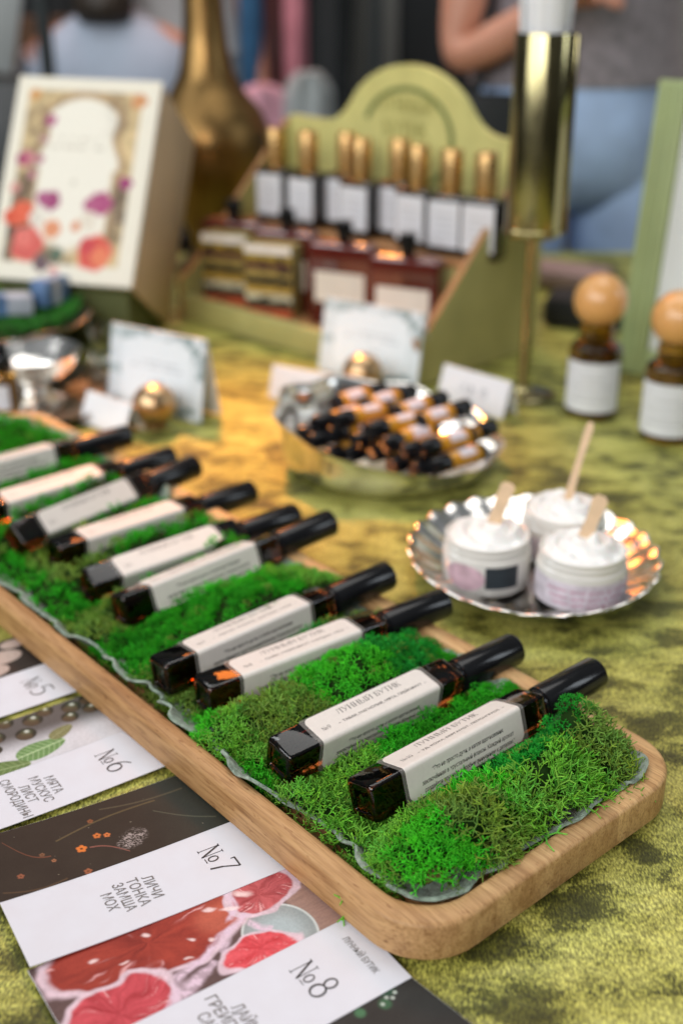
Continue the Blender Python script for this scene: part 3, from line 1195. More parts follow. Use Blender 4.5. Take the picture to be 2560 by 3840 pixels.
def pic_grapefruit(U, V):
    a0, b0 = U * 148, V * 56 - 56
    wx = (fbm(a0 * .07 + 3, b0 * .07 + 60, 31, 3) - .5) * 9
    wy = (fbm(a0 * .07 + 40, b0 * .07 + 90, 32, 3) - .5) * 9
    a, b = a0 + wx, b0 + wy
    C = np.zeros(U.shape + (3,)) + lin(92, 72, 70)
    C *= (.85 + .3 * fbm(U * 5, V * 30, 3))[..., None]
    wood = sstep(117, 121, a0 + .25 * b0)
    C = over(C, wood, lin(166, 134, 122) * .95)
    C = C * (1 - .12 * wood * sstep(.4, .7, fbm(a0 * .1, b0 * 1.2, 8, 3)))[..., None]
    d = np.hypot((a0 - 112) / 19, (b0 + 10) / 21)
    C = over(C, sstep(1, .97, d), lin(150, 158, 158))
    C = over(C, sstep(.9, .3, d) * .7, lin(178, 196, 200))
    C = over(C, sstep(.05, .01, np.abs(d - .96)), lin(204, 210, 208))

    def pulp(C, cx, cy, rx, ry, ang, dark, light, wid=.10, n=9):
        ca, sa = math.cos(ang), math.sin(ang)
        u = ((a - cx) * ca + (b - cy) * sa) / rx
        v = (-(a - cx) * sa + (b - cy) * ca) / ry
        d = np.hypot(u, v)
        C = over(C, sstep(1.06, .98, d), lin(214, 190, 200) * (.8 + .4 * fbm(a * .25, b * .25, 14, 3))[..., None])
        th = np.arctan2(v, u)
        fib = fbm(th * n, d * 2.2 + 3, 6, 4)
        m = sstep(1 - wid, 1 - wid - .10, d)
        k = np.clip(fib * 1.4 - .2 + .25 * d, 0, 1)[..., None]
        col = np.asarray(dark) * (1 - k) + np.asarray(light) * k
        C = C * (1 - m[..., None]) + col * m[..., None]
        hi = sstep(.68, .80, fbm(th * n * 1.4 + 9, d * 1.8, 16, 3)) * sstep(.25, .5, d)
        return over(C, m * hi * .7, lin(244, 190, 190))
    C = pulp(C, 56, -42, 56, 26, .06, lin(112, 30, 26), lin(164, 62, 48), .05, 3)
    C = over(C, sstep(16, 6, np.hypot((a - 96) * .8, b + 36)) * .55, lin(206, 112, 88))
    C = pulp(C, 26, -10, 30, 19, -.15, lin(150, 34, 42), lin(206, 82, 92), .08, 9)
    C = pulp(C, 120, -40, 22, 15, -.3, lin(140, 44, 48), lin(196, 96, 100), .16, 7)
    C = pulp(C, 99, -5, 22, 11, .1, lin(186, 34, 44), lin(226, 92, 100), .07, 9)
    for x0, y0, x1, y1, bow, wd in [(40, 4, 104, -26, -7, 3.6), (46, -4, 78, -14, 3, 4.2), (96, -30, 104, -52, 4, 3.0), (84, -14, 108, -30, -3, 3.4), (104, -24, 112, -14, 2, 3.2)]:
        L = math.hypot(x1 - x0, y1 - y0)
        ux, uy = (x1 - x0) / L, (y1 - y0) / L
        t = ((a - x0) * ux + (b - y0) * uy) / L
        n = -(a - x0) * uy + (b - y0) * ux - bow * np.sin(np.clip(t, 0, 1) * PI)
        m = sstep(wd, wd * .25, np.abs(n)) * sstep(-.02, .06, t) * sstep(1.02, .94, t)
        C = over(C, m * (.55 + .45 * sstep(.35, .6, fbm(a * .3, b * .3, 18, 3))), lin(220, 196, 212))
    for x, y, r in ((92, -44, 2.4), (101, -38, 3), (58, -47, 1.6), (73, -33, 1.4), (40, -36, 1.5), (66, -22, 1.2), (30, -46, 1.6), (112, -44, 3), (84, -26, 1.3)):
        C = over(C, sstep(r, r * .3, np.hypot((a - x) * .45, (b - y) - (a - x) * .3)) * .8, lin(246, 222, 220))
    return C


def pic_shell(U, V):
    a, b = U * 148, V * 46
    C = np.zeros(U.shape + (3,)) + lin(46, 40, 36)
    C *= (.8 + .5 * fbm(U * 8, V * 6, 5))[..., None]
    for x, y, rx, ry in [(104, 22, 14, 9), (92, 36, 12, 8), (116, 8, 9, 6)]:
        d = np.hypot((a - x) / rx, (b - y) / ry)
        C = over(C, sstep(1, .9, d), lin(196, 178, 168) * .9)
        C = over(C, sstep(1, .9, d) * sstep(.4, .1, np.abs(np.sin(d * 9))) * .4, lin(140, 110, 100))
    return C


def pic_moss(U, V):
    a, b = U * 148, V * 52
    C = np.zeros(U.shape + (3,)) + lin(46, 46, 44)
    C *= (.8 + .4 * fbm(U * 10, V * 7, 5))[..., None]
    for x, y, r, c in [(118, 4, 4, (50, 92, 62)), (134, 8, 6, (44, 78, 58)), (128, 14, 4, (60, 100, 70)), (116, 10, 3.4, (74, 120, 84)), (104, 18, 7, (50, 70, 50)), (96, 8, 6, (42, 80, 54)), (84, 22, 8, (60, 96, 66)), (70, 12, 7, (52, 80, 56))]:
        d = np.hypot(a - x, b - y)
        C = over(C, sstep(r, r * .5, d) * .9, lin(*c))
    for x, y in [(131, 12), (136, 12.5), (127, 13.5), (133, 14)]:
        C = over(C, sstep(1.3, .6, np.hypot(a - x, b - y)) * .8, lin(200, 210, 200))
    return C


def sheet(x0, x1, L, th, n=28):
    m = MB()
    rg = []
    for k in range(n + 1):
        y = L * k / n
        rg.append([(x0, y, 0), (x1, y, 0), (x1, y, th), (x0, y, th)])
    return m.rings(rg)


def curl(t, k):
    """paper lifts a little towards its free end"""
    for ch in t.children:
        for w_ in ch.data.vertices:
            u = max(0, (.095 - w_.co.y) / .095)
            w_.co.z += k * u * u
        ch.data.update()


def scent_card(A, ang, z, no, pic, ingredients, label, strip=.049, ph=.054, shop=True, L=.148):
    """A: point where the picture meets the white strip at the card's lower left; reading direction u, up v"""
    a = R(ang)
    t = thing('scent_card', label, 'card', (A[0], A[1], z), group='scent cards laid beside the tray')
    t.rotation_euler = (0, 0, a - PI / 2)           # local x = reading direction, y = card's up
    th = .00035
    # local: x from -ph to strip, y from 0 to L
    sheet(-ph, strip, L, th).build('paper', CARD, t, smooth=False)
    nx, ny = (300, 110)
    # U runs along y (long side), V along x
    paint('picture', PRINT, t, (-ph + .0002, 0.0002, th + .00012), (0, 1, 0), (1, 0, 0), L - .0004, ph - .0002, nx, ny, pic)
    if no:
        k = Ink(lambda x, y: (x, y, th + .00014))
        k.put(serif_text('№'), .0125, .0245, .1025, .0125)
        k.put(serif_text(str(no)), .0265, .0345, .1030, .0155)
        k2 = Ink(lambda x, y: (x, y, th + .00014))
        yy = .0690
        for w_ in ingredients:
            n = len(w_)
            hw = n * .0022
            k2.put(font_text(w_), .0250 - hw, .0250 + hw, yy, .0058, .73, .06)
            yy -= .0077
        if shop:
            k2.put(font_text('ЛУННЫЙ БУТИК'), .0105, .0375, .1345, .0036, .73)
        k.build('number', INK, t)
        k2.build('lettering', GREYINK, t)
    curl(t, .0042 if no == 7 else .0022 if no == 8 else .003)
    return t


def along(A, ang, dv, du):
    a = R(ang)
    return (A[0] + math.cos(a) * dv + math.sin(a) * du, A[1] + math.sin(a) * dv - math.cos(a) * du)


scent_card(along((-.173, .455), 31, 0, 0), 31, .0013, 7, pic_tobacco, ['ЛИЧИ', 'ТОНКА', 'ЗАМША', 'МОХ'], 'paper card No 7 with dark picture of small orange flowers')
scent_card((-.1177, .367), 34.4, .0008, 8, pic_grapefruit, ['ЛАЙМ', 'ГРЕЙПФРУТ', 'САНДАЛ', 'МОХ'], 'paper card No 8 with red grapefruit flesh picture', ph=.056)
scent_card(along((-.189, .513), 34.8, -.031, -.047), 34.8, .0018, 6, pic_currant, ['МЯТА', 'МУСКУС', 'ЛИСТ', 'СМОРОДИНЫ'], 'paper card No 6 with currant berries and green leaf picture', strip=.0465, ph=.052)
scent_card(along((-.218, .625), 35.0, -.077, -.044), 35.0, .0004, 5, pic_shell, [], 'paper card No 5 with dark picture of pale shells, half outside the photo', strip=.0445, ph=.046)


def last_card():
    A = along((.0235, .4195), 43.4, -.148, 0)
    t = thing('scent_card', 'dark grey printed card with small green leaves under the near tray corner', 'card', (A[0], A[1], .0003), group='scent cards laid beside the tray')
    t.rotation_euler = (0, 0, R(43.4) - PI / 2)
    sheet(0, .105, .148, .00035).build('paper', CARD, t, smooth=False)
    paint('picture', PRINT, t, (.0002, .0002, .00047), (0, 1, 0), (1, 0, 0), .1476, .054, 300, 110, pic_moss)


last_card()


# ------------------------------------------------------------------ silver shell dish with three cream jars
def scallop(n, amp, zamp, start):
    def f(t, i, r, z):
        k = max(0, min(1, (r - start) / .03))
        c = math.cos(n * t)
        return r * (1 + amp * k * c), z + zamp * k * c
    return f


dish = MB().lathe([(.020, .0008), (.045, .0008), (.060, .003), (.078, .010), (.090, .0185), (.0965, .0235), (.0985, .0238), (.0990, .0228), (.0965, .0208), (.0895, .0158),
                   (.078, .0078), (.060, .0022), (.045, .0018), (.020, .0018)], 200, None, scallop(26, .012, .0013, .045))
dish_o = dish.build('silver_dish', SILVER, sharp=80)
dish_o.location = (.149, .820, .0002)
dish_o.scale = (.985, 1.06, .88)
tag(dish_o, 'round scalloped silver dish holding three open cream jars', 'dish')


def cream_jar(x, y, label, sticker):
    t = thing('cream_jar', label, 'jar', (x, y, .0032), group='open cream jars on the silver dish')
    MB().lathe([(.027, 0), (.0322, .0012), (.0338, .004), (.0340, .027), (.0332, .0295), (.0312, .0308), (.0312, .0322), (.0324, .0330), (.0324, .0348), (.0312, .0356),
                (.0312, .0368), (.0322, .0378), (.0322, .0396), (.0310, .0402), (.0300, .0398), (.0298, .037)], 56).build('glass_body', JAR, t)
    # whipped cream swirl
    n, rows = 72, 22
    v, f = [], []
    for i in range(rows):
        u = i / (rows - 1)
        for k in range(n):
            th = 2 * PI * k / n
            r = .0298 * (1 - u) + .0005
            sw = math.sin(2 * th + 15 * u + x * 90)
            ox, oy = .004 * u * math.cos(x * 400), .004 * u * math.sin(x * 400)
            z = .0385 + .0085 * math.sin(u * PI / 2) + .0034 * sw * math.sin(PI * min(1, u * 1.15)) + .0026 * mnoise.noise(Vector((r * 120 * math.cos(th), r * 120 * math.sin(th), x * 50)))
            v.append((r * math.cos(th) + ox, r * math.sin(th) + oy, z))
    for i in range(rows - 1):
        for k in range(n):
            a, b = i * n + k, i * n + (k + 1) % n
            f.append((a, b, b + n, a + n))
    f.append(tuple((rows - 1) * n + k for k in range(n)))
    obj('cream', v, f, CREAM, t, sharp=80)
    for nm, a0, a1, z0, z1, mt, shape in sticker:
        m = 24
        vv, ff = [], []
        for o_ in (.0342, .03405):
            for i in range(m + 1):
                u = i / m
                ang = R(a0 + (a1 - a0) * u)
                hh = math.sqrt(max(0, 1 - (2 * u - 1) ** 2)) if shape == 'oval' else 1
                zc = (z0 + z1) / 2
                for s in (-1, 1):
                    vv.append((o_ * math.cos(ang), o_ * math.sin(ang), zc + s * (z1 - z0) / 2 * max(hh, .03)))
        for i in range(m):
            a = 2 * i
            ff.append((a, a + 2, a + 3, a + 1))
        obj(nm, vv, ff, mt, t)
    return t


PINKLAB = plain('pink_label', (.66, .46, .52), .5, .25, 90)
LILACLAB = plain('white_pink_label', (.72, .66, .72), .45, .2, 120)
NAVYLAB = plain('navy_sticker', (.018, .028, .036), .5, .3, 90)
PINKINK = plain('pink_ink', (.55, .25, .36), .5, 0)
cream_jar(.111, .804, 'open cream jar with a dark square sticker beside a pink oval one', [('oval_sticker', 205, 262, .006, .027, PINKLAB, 'oval'), ('square_sticker', 262, 306, .009, .027, NAVYLAB, 'rect')])
j2 = cream_jar(.179, .779, 'open cream jar with a wide white and pink printed wrap label', [('wrap_label', 178, 352, .003, .025, LILACLAB, 'rect')])
kk = Ink(lambda x, y: (0.0344 * math.cos(x), .0344 * math.sin(x), y))
for i, zz in enumerate((.018, .0125, .0075)):
    kk.put(font_text('крем для рук и тела'), R(215 + 4 * i), R(325 - 6 * i), zz, .0028, .73)
kk.mb.v and kk.build('lettering', PINKINK, [c for c in j2.children if c.name.startswith('wrap')][0])
cream_jar(.178, .8505, 'rear open cream jar with the tallest wooden spatula standing in it', [('wrap_label', 200, 340, .004, .024, LILACLAB, 'rect')])


def spatula(base, tip, label, bend=.004, w=.0042):
    b_, t_ = Vector(base), Vector(tip)
    d = t_ - b_
    side = d.normalized().cross(Vector((.35, 1, 0))).normalized()
    nrm = d.normalized().cross(side).normalized()
    rg = []
    for i in range(13):
        u = i / 12
        c = b_ + d * u + nrm * bend * math.sin(u * PI)
        hw = w * (.75 + .5 * abs(u - .5)) * (1 if u < .92 else .75)
        if i == 12:
            hw = w * .5
        rg.append([c + side * hw + nrm * .0007, c - side * hw + nrm * .0007, c - side * hw - nrm * .0007, c + side * hw - nrm * .0007])
    o = MB().rings(rg).build('wooden_spatula', SPATWOOD, sharp=60)
    tag(o, label, 'spatula', 'wooden spatulas stuck in the cream jars')


spatula((.113, .806, .041), (.129, .828, .074), 'short wooden spatula in the jar with the dark square sticker', w=.0062)
spatula((.178, .782, .041), (.195, .803, .074), 'short wooden spatula in the jar with the wide wrap label', w=.0062)
spatula((.180, .853, .048), (.2005, .885, .102), 'tallest wooden spatula, leaning out of the rear cream jar', w=.0036)


# ------------------------------------------------------------------ silver bowl of roll-on vials
def wavy(t, i, r, z):
    k = max(0, min(1, (r - .075) / .025))
    return r * (1 + .03 * k * math.cos(9 * t + .6)), z * (1 + .52 * max(0, min(1, z / .03)) * math.cos(t - R(162))) + .0016 * k * math.cos(9 * t + .6)


bw = MB().lathe([(.03, 0), (.088, .0005), (.0965, .003), (.1005, .010), (.1020, .020), (.1030, .030), (.1055, .0375), (.1085, .0385), (.1082, .0372), (.1015, .030), (.1003, .020), (.0985, .0105), (.094, .0050), (.080, .0022), (.03, .002)], 144, None, wavy)
bwo = bw.build('silver_bowl', SILVER, sharp=80)
bwo.location = (.045, 1.055, .0004)
bwo.rotation_euler = (0, 0, 0)
tag(bwo, 'wavy rimmed silver bowl heaped with small black capped vials', 'bowl')
VIALLAB = plain('vial_label', (.66, .62, .67), .5, .08, 200)
VIALGLASS = plain('amber_vial', (.58, .27, .02), .18, .1, 60, coat=.6, coatr=.05)


def vial_parts(t):
    Mx = Matrix.Rotation(PI / 2, 4, 'Y')
    MB().lathe([(.0055, 0), (.0075, .0006), (.0082, .002), (.0082, .039), (.0076, .0405), (.006, .0412), (.006, .043)], 28, Mx).build('glass_body', VIALGLASS, t)
    MB().lathe([(.0070, .0425), (.0082, .043), (.0084, .044), (.0084, .0605), (.0078, .062), (.005, .0622)], 28, Mx).build('cap', BLACKCAP, t)
    MB().lathe([(.0060, -.0008), (.0084, -.0004), (.0085, .0005), (.0085, .0055), (.0083, .006)], 28, Mx).build('base_band', BLACKCAP, t)
    v, f = [], []
    for i in range(13):
        a = R(20 + 140 * i / 12)
        for x in (.0130, .0315):
            v.append((x, -.00835 * math.cos(a), .00835 * math.sin(a)))
    for i in range(12):
        f.append((2 * i, 2 * i + 1, 2 * i + 3, 2 * i + 2))
    obj('label', v, f, VIALLAB, t)


TOPV = [  # start (black base) and direction towards the cap: the vials lying on top
    ((.092, 1.000, .036), 34, 6, 'lowest of the vials lying along the front right rim of the bowl'),
    ((.070, 1.018, .052), 36, 3, 'vial just above the one at the front right rim, white label up'),
    ((.050, 1.036, .054), 37, 3, 'middle vial of the top layer in the silver bowl'),
    ((.022, 1.058, .054), 38, 2, 'vial left of the middle one in the top layer of the bowl'),
    ((-.006, 1.078, .050), 38, 2, 'vial at the upper left of the heap, beside the folded price tag'),
]
first = None
for (x, y, z), yaw, pit, lab_ in TOPV:
    t = thing('roll_on_vial', lab_, 'vial', (x, y, z), (0, R(-pit), R(yaw)), 'amber roll-on vials heaped in the silver bowl')
    if first is None:
        first = t
        vial_parts(t)
    else:
        for ch in first.children:
            c = ch.copy()
            COL.objects.link(c)
            c.parent = t
CAPV = [(-.040, 1.052, .030), (-.026, 1.040, .044), (-.030, 1.030, .028), (-.012, 1.026, .036), (-.006, 1.024, .051), (.004, 1.012, .026), (.012, 1.008, .042), (.024, .998, .052), (.026, .996, .030),
        (.038, .988, .044), (.044, .980, .026), (.054, .978, .038), (.064, .968, .026), (.070, .972, .044), (.080, .964, .030), (-.016, 1.016, .022)]
for i, (x, y, z) in enumerate(CAPV):
    yaw = 216 + rng.uniform(-3, 3)
    d = Vector((math.cos(R(yaw)), math.sin(R(yaw)), 0))
    L = .0622
    o = Vector((x, y, z)) - d * L
    t = thing('roll_on_vial', 'vial in the heap with its black cap pointing to the front left rim', 'vial', o, (rng.uniform(-.5, .5), R(rng.uniform(-2, 4)), R(yaw)), 'vials with caps facing the front of the bowl')
    for ch in first.children:
        c = ch.copy()
        COL.objects.link(c)
        c.parent = t

# ------------------------------------------------------------------ amber diffuser bottles with wooden balls
LABWHITE = plain('white_label', (.72, .74, .78), .5, .03, 60)


def diffuser(x, y, label, face, src=None):
    t = thing('diffuser_bottle', label, 'diffuser bottle', (x, y, .0004), group='amber diffuser bottles with wooden ball stoppers')
    MB().lathe([(.020, 0), (.0265, .001), (.028, .004), (.028, .068), (.0265, .0745), (.021, .079), (.0165, .081), (.016, .083), (.0180, .084), (.0180, .087), (.0165, .088), (.0165, .0905), (.0182, .0912), (.0182, .094), (.0165, .095), (.0162, .098)], 48).build('glass_body', AMBER2, t)
    MB().lathe([(.010, .003), (.0265, .0032), (.0265, .062), (.010, .0622)], 40).build('oil', plain('dark_oil', (.10, .045, .004), .2, .1, 30), t)
    prof = [(.009, .0982), (.010, .099)] + [(.0277 * math.sin(R(a)), .1218 - .0277 * math.cos(R(a))) for a in range(25, 180, 9)] + [(.001, .1495)]
    MB().lathe(prof, 48).build('wooden_ball', BALLWOOD, t)
    v, f = [], []
    m = 30
    for r_ in (.0283, .0281):
        for i in range(m + 1):
            a = R(face - 72 + 144 * i / m)
            for z in (.008, .0615):
                v.append((r_ * math.cos(a), r_ * math.sin(a), z))
    for i in range(m):
        f.append((2 * i, 2 * i + 2, 2 * i + 3, 2 * i + 1))
    lb = obj('label', v, f, LABWHITE, t)
    k = Ink(lambda x_, y_: (.0285 * math.cos(R(face) + x_), .0285 * math.sin(R(face) + x_), y_))
    for zz, hw in ((.044, .5), (.035, .75), (.026, .6), (.020, .7)):
        k.put(font_text('ЛУННЫЙ БУТИК'), -hw, hw, zz, .0026, .73)
    k.build('lettering', PALEINK, lb)


diffuser(.268, 1.190, 'amber bottle with orange wooden ball stopper, whole in view beside the framed sign', 252)
diffuser(.331, 1.118, 'amber bottle with orange wooden ball stopper cut off by the right edge', 248)


# ------------------------------------------------------------------ gold blotter stand
st = thing('blotter_stand', 'polished gold stand with a tall cup full of paper test strips', 'stand', (.2035, 1.25, .0003))
MB().lathe([(.030, 0), (.0345, .0008), (.035, .002), (.033, .0032), (.012, .0050), (.0075, .009)], 48).build('base', GOLD, st)
MB().lathe([(.0072, .0075), (.0058, .014), (.0058, .165), (.0072, .172), (.0072, .178)], 24).build('stem', GOLD, st)
MB().lathe([(.010, .176), (.027, .1765), (.0292, .178), (.0296, .181), (.0296, .374), (.0290, .3755), (.0282, .374), (.0282, .183), (.020, .181), (.002, .1808)], 56).build('cup', GOLD, st)
MB().lathe([(.0300, .1795), (.0312, .1805), (.0312, .184), (.0300, .185)], 56, cap=False).build('rim_band', GOLD, st)
MB().box(.0285, .0325, -.012, .004, .181, .374, .001).build('edge_strip', GOLD, st)
for i in range(22):
    a = 360 * i / 22 + rng.uniform(-3, 3)
    r_ = .0125 + rng.uniform(-.0015, .0015)
    lean = R(rng.uniform(2.8, 3.6))
    M = Matrix.Translation((.2035 + r_ * math.cos(R(a)), 1.25 + r_ * math.sin(R(a)), .1845)) @ Matrix.Rotation(R(a - 90), 4, 'Z') @ Matrix.Rotation(-lean, 4, 'X')
    o = MB().box(-.0048, .0048, -.0003, .0003, 0, .255 + rng.uniform(-.01, .02)).build('paper_strip', WHITE, smooth=False)
    o.matrix_world = M
    tag(o, 'white paper scent strip standing in the gold cup', 'paper strip', 'paper test strips in the gold cup')


# ------------------------------------------------------------------ stepped olive display stand with bottles
DS_F = Vector((-.2200, 1.572, 0))
DS_T = Vector((.714, -.700, 0)).normalized()
DS_N = Vector((.700, .714, 0)).normalized()
DM = Matrix(((DS_T.x, DS_N.x, 0, DS_F.x), (DS_T.y, DS_N.y, 0, DS_F.y), (0, 0, 1, 0.0004), (0, 0, 0, 1)))  # local x along the front, y into depth
SWID = .430
ds = thing('display_stand', 'olive painted stepped wooden display stand with arched back board', 'display stand')
MB().box(.009, SWID - .009, .0, .012, 0, .034, .001).build('front_panel', GREENPAINT, ds)
MB().box(.009, SWID - .009, .012, .098, .016, .026, .0006).build('lower_shelf', RAWEDGE, ds)
MB().box(.009, SWID - .009, .098, .106, .016, .115, .0006).build('riser', GREENPAINT, ds)
MB().box(.009, SWID - .009, .098, .205, .115, .123, .0006).build('upper_shelf', RAWEDGE, ds)


def side_panel(x0, x1):
    out = [(0, 0), (.225, 0), (.225, .245), (.205, .245), (.02, .066), (0, .055)]
    m = MB()
    v = [(x0, a, b) for a, b in out] + [(x1, a, b) for a, b in out]
    n = len(out)
    f = [tuple(range(n)), tuple(reversed(range(n, 2 * n)))] + [((k + 1) % n, k, k + n, (k + 1) % n + n) for k in range(n)]
    fm = [0, 0] + [1 if k in (2, 3, 4, 5) else 0 for k in range(n)]
    return obj('side_panel', v, f, None, ds, smooth=False, mats=[GREENPAINT, RAWEDGE], fmat=fm)


side_panel(0, .009)
side_panel(SWID - .009, SWID)


def back_outline():
    prof = [(.160, .248), (.142, .2492), (.128, .2525), (.116, .259), (.106, .268), (.099, .2765)]
    o = [(.009, .04), (SWID - .009, .04), (SWID - .009, .250)]
    o += [(.2255 + a, b) for a, b in prof]
    for k in range(31):
        a = R(44 + 92 * k / 30)
        o.append((.2255 + .122 * math.cos(a), .212 + .113 * math.sin(a)))
    o += [(.2255 - a, b) for a, b in reversed(prof)]
    o += [(.009, .250)]
    return o


m = MB()
out = back_outline()
n = len(out)
m.v = [(a, .206, b) for a, b in out] + [(a, .218, b) for a, b in out]
m.f = [tuple(range(n)), tuple(reversed(range(n, 2 * n)))] + [((k + 1) % n, k, k + n, (k + 1) % n + n) for k in range(n)]
bb = m.build('back_board', plain('sage_paint', (.64, .60, .22), .5, .08, 25), ds, smooth=False)
m = MB()
for k in range(40):
    a0, a1 = R(-75 + 235 * k / 40), R(-75 + 235 * (k + 1) / 40)
    for ra, rb in ((.070, .078),):
        p = [(.226 + ra * math.cos(a0), .236 + ra * .82 * math.sin(a0)), (.226 + rb * math.cos(a0), .236 + rb * .82 * math.sin(a0)), (.226 + rb * math.cos(a1), .236 + rb * .82 * math.sin(a1)), (.226 + ra * math.cos(a1), .236 + ra * .82 * math.sin(a1))]
        m.add([(x, .2054, z) for x, z in p], [(0, 1, 2, 3)])
m.build('ring_emblem', plain('moss_paint', (.17, .21, .06), .5, .1, 25), bb, smooth=False)
k = Ink(lambda x, y: (x, .2050, y))
k.put(serif_text('ЛУННЫЙ'), .176, .270, .268, .019)
k.put(serif_text('БУТИК'), .186, .262, .238, .019)
k.build('lettering', plain('ochre_paint', (.30, .28, .06), .5, .1, 25), bb)
ds.matrix_world = DM


def on_stand(x, y, z, rz=0):
    p = DM @ Vector((x, y, z))
    a = math.atan2(DS_T.y, DS_T.x) + R(rz)
    return p, (0, 0, a)


GLASSBLACK = plain('black_lacquered_glass', (.012, .010, .009), .12, .1, 20, coat=.5, coatr=.05)
SPRAYLAB = [('first', .063, .128), ('second', .125, .128), ('third', .168, .156), ('fourth', .220, .128), ('fifth', .259, .156), ('sixth', .312, .130), ('seventh', .365, .128), ('eighth', .411, .134)]
BLAB = ['gold capped black bottle at the left end of the back row', 'gold capped black bottle, second from the left in the back row', 'half hidden gold capped bottle between the second and fourth of the back row',
        'gold capped black bottle with wide white label under the arch centre', 'half hidden gold capped bottle, right of the one under the arch centre', 'gold capped bottle, third from the right in the back row',
        'gold capped black bottle, second from the right end of the back row', 'gold capped black bottle at the right end, next to the gold blotter stand']
sp0 = None
for i, (nm, x, y) in enumerate(SPRAYLAB):
    p, r_ = on_stand(x, y, .1236, rng.uniform(-4, 4) + 8)
    t = thing('spray_bottle', BLAB[i], 'perfume bottle', p, r_, 'gold capped spray bottles on the upper shelf')
    if sp0 is None:
        sp0 = t
        rg = [[(a, b, z) for a, b in rrect(.0242 - ins, .0165 - ins, .004, 4)] for ins, z in ((.003, 0), (.0006, .0008), (0, .003), (0, .066), (.001, .069), (.005, .071))]
        MB().rings(rg).build('glass_body', GLASSBLACK, t)
        MB().lathe([(.010, .0705), (.0125, .0708), (.0128, .074), (.0128, .118), (.012, .1198), (.006, .120)], 32).build('cap', GOLDCAP, t)
        MB().box(-.0205, .0205, -.0170, -.0166, .010, .063).build('label', LABWHITE, t, smooth=False)
        k = Ink(lambda a, b: (a, -.0172, b))
        for zz in (.046, .038, .030, .022):
            k.put(font_text('ЛУННЫЙ БУТИК'), -.013, .013, zz, .0024, .73)
        k.build('lettering', PALEINK, [c for c in t.children if c.name.startswith('label')][0])
    else:
        for ch in sp0.children:
            c = ch.copy()
            COL.objects.link(c)
            c.parent = t
            for g in ch.children:
                d = g.copy()
                COL.objects.link(d)
                d.parent = c

FL = [(.040, .070, 'flat dark red flask at the left end, behind the striped cartons'), (.142, .072, 'flat dark red flask behind the right striped carton'), (.250, .066, 'flat dark red flask with white label, left of the frontmost one'), (.357, .062, 'flat dark red flask with white label, nearest the sloping side panel')]
FLAB = plain('ivory_label', (.68, .64, .56), .5, .05, 60)
REDBODY = plain('wine_red_glass', (.085, .012, .008), .1, .2, 20, coat=.6, coatr=.04)
fl0 = None
for x, y, lab_ in FL:
    p, r_ = on_stand(x, y, .0264, 18)
    t = thing('perfume_flask', lab_, 'flask', p, r_, 'dark red flasks on the lower shelf')
    if fl0 is None:
        fl0 = t
        rg = [[(a, b, z) for a, b in rrect(.044 - ins, .014 - ins, .005, 5)] for ins, z in ((.003, 0), (.0006, .0008), (0, .003), (0, .094), (.001, .099), (.006, .103), (.0095, .1045))]
        MB().rings(rg).build('glass_body', REDBODY, t)
        MB().lathe([(.008, .104), (.0085, .106), (.0085, .112), (.007, .1125), (.009, .1135), (.0105, .115), (.0105, .128), (.010, .1295), (.005, .130)], 24).build('stopper', BLACKCAP, t)
        MB().box(-.034, .034, -.0146, -.0142, .030, .068).build('label', FLAB, t, smooth=False)
    else:
        for ch in fl0.children:
            c = ch.copy()
            COL.objects.link(c)
            c.parent = t


def band_fn(seed):
    cols = [lin(180, 84, 50), lin(60, 50, 30), lin(190, 186, 160), lin(170, 140, 60), lin(30, 32, 26), lin(150, 130, 70), lin(70, 30, 40), lin(150, 128, 50), lin(230, 226, 222)]

    def f(U, V):
        i = np.clip((V * 9).astype(int), 0, 8)
        C = np.array(cols)[i]
        C = C * (.75 + .5 * fbm(U * 6 + seed, V * 14, seed, 3))[..., None]
        C = over(C, sstep(.62, .7, fbm(U * 5 + 3, V * 18, seed + 3, 2)) * (V < .85), lin(40, 36, 26))
        return C
    return f


for x, y, lab_, sd in [(.058, .045, 'gold and black striped carton at the left end of the stand', 1), (.150, .040, 'gold and black striped carton in front of a red flask, nearer the camera', 4)]:
    p, r_ = on_stand(x, y, .0264, 22)
    t = thing('striped_carton', lab_, 'carton', p, r_, 'striped cartons on the lower shelf')
    MB().box(-.033, .033, -.018, .018, 0, .092, .0008).build('carton_body', plain('olive_carton', (.25, .22, .08), .5, .2, 30), t)
    paint('printed_front', PRINT, t, (-.0325, -.0183, .0005), (1, 0, 0), (0, 0, 1), .065, .091, 30, 60, band_fn(sd))


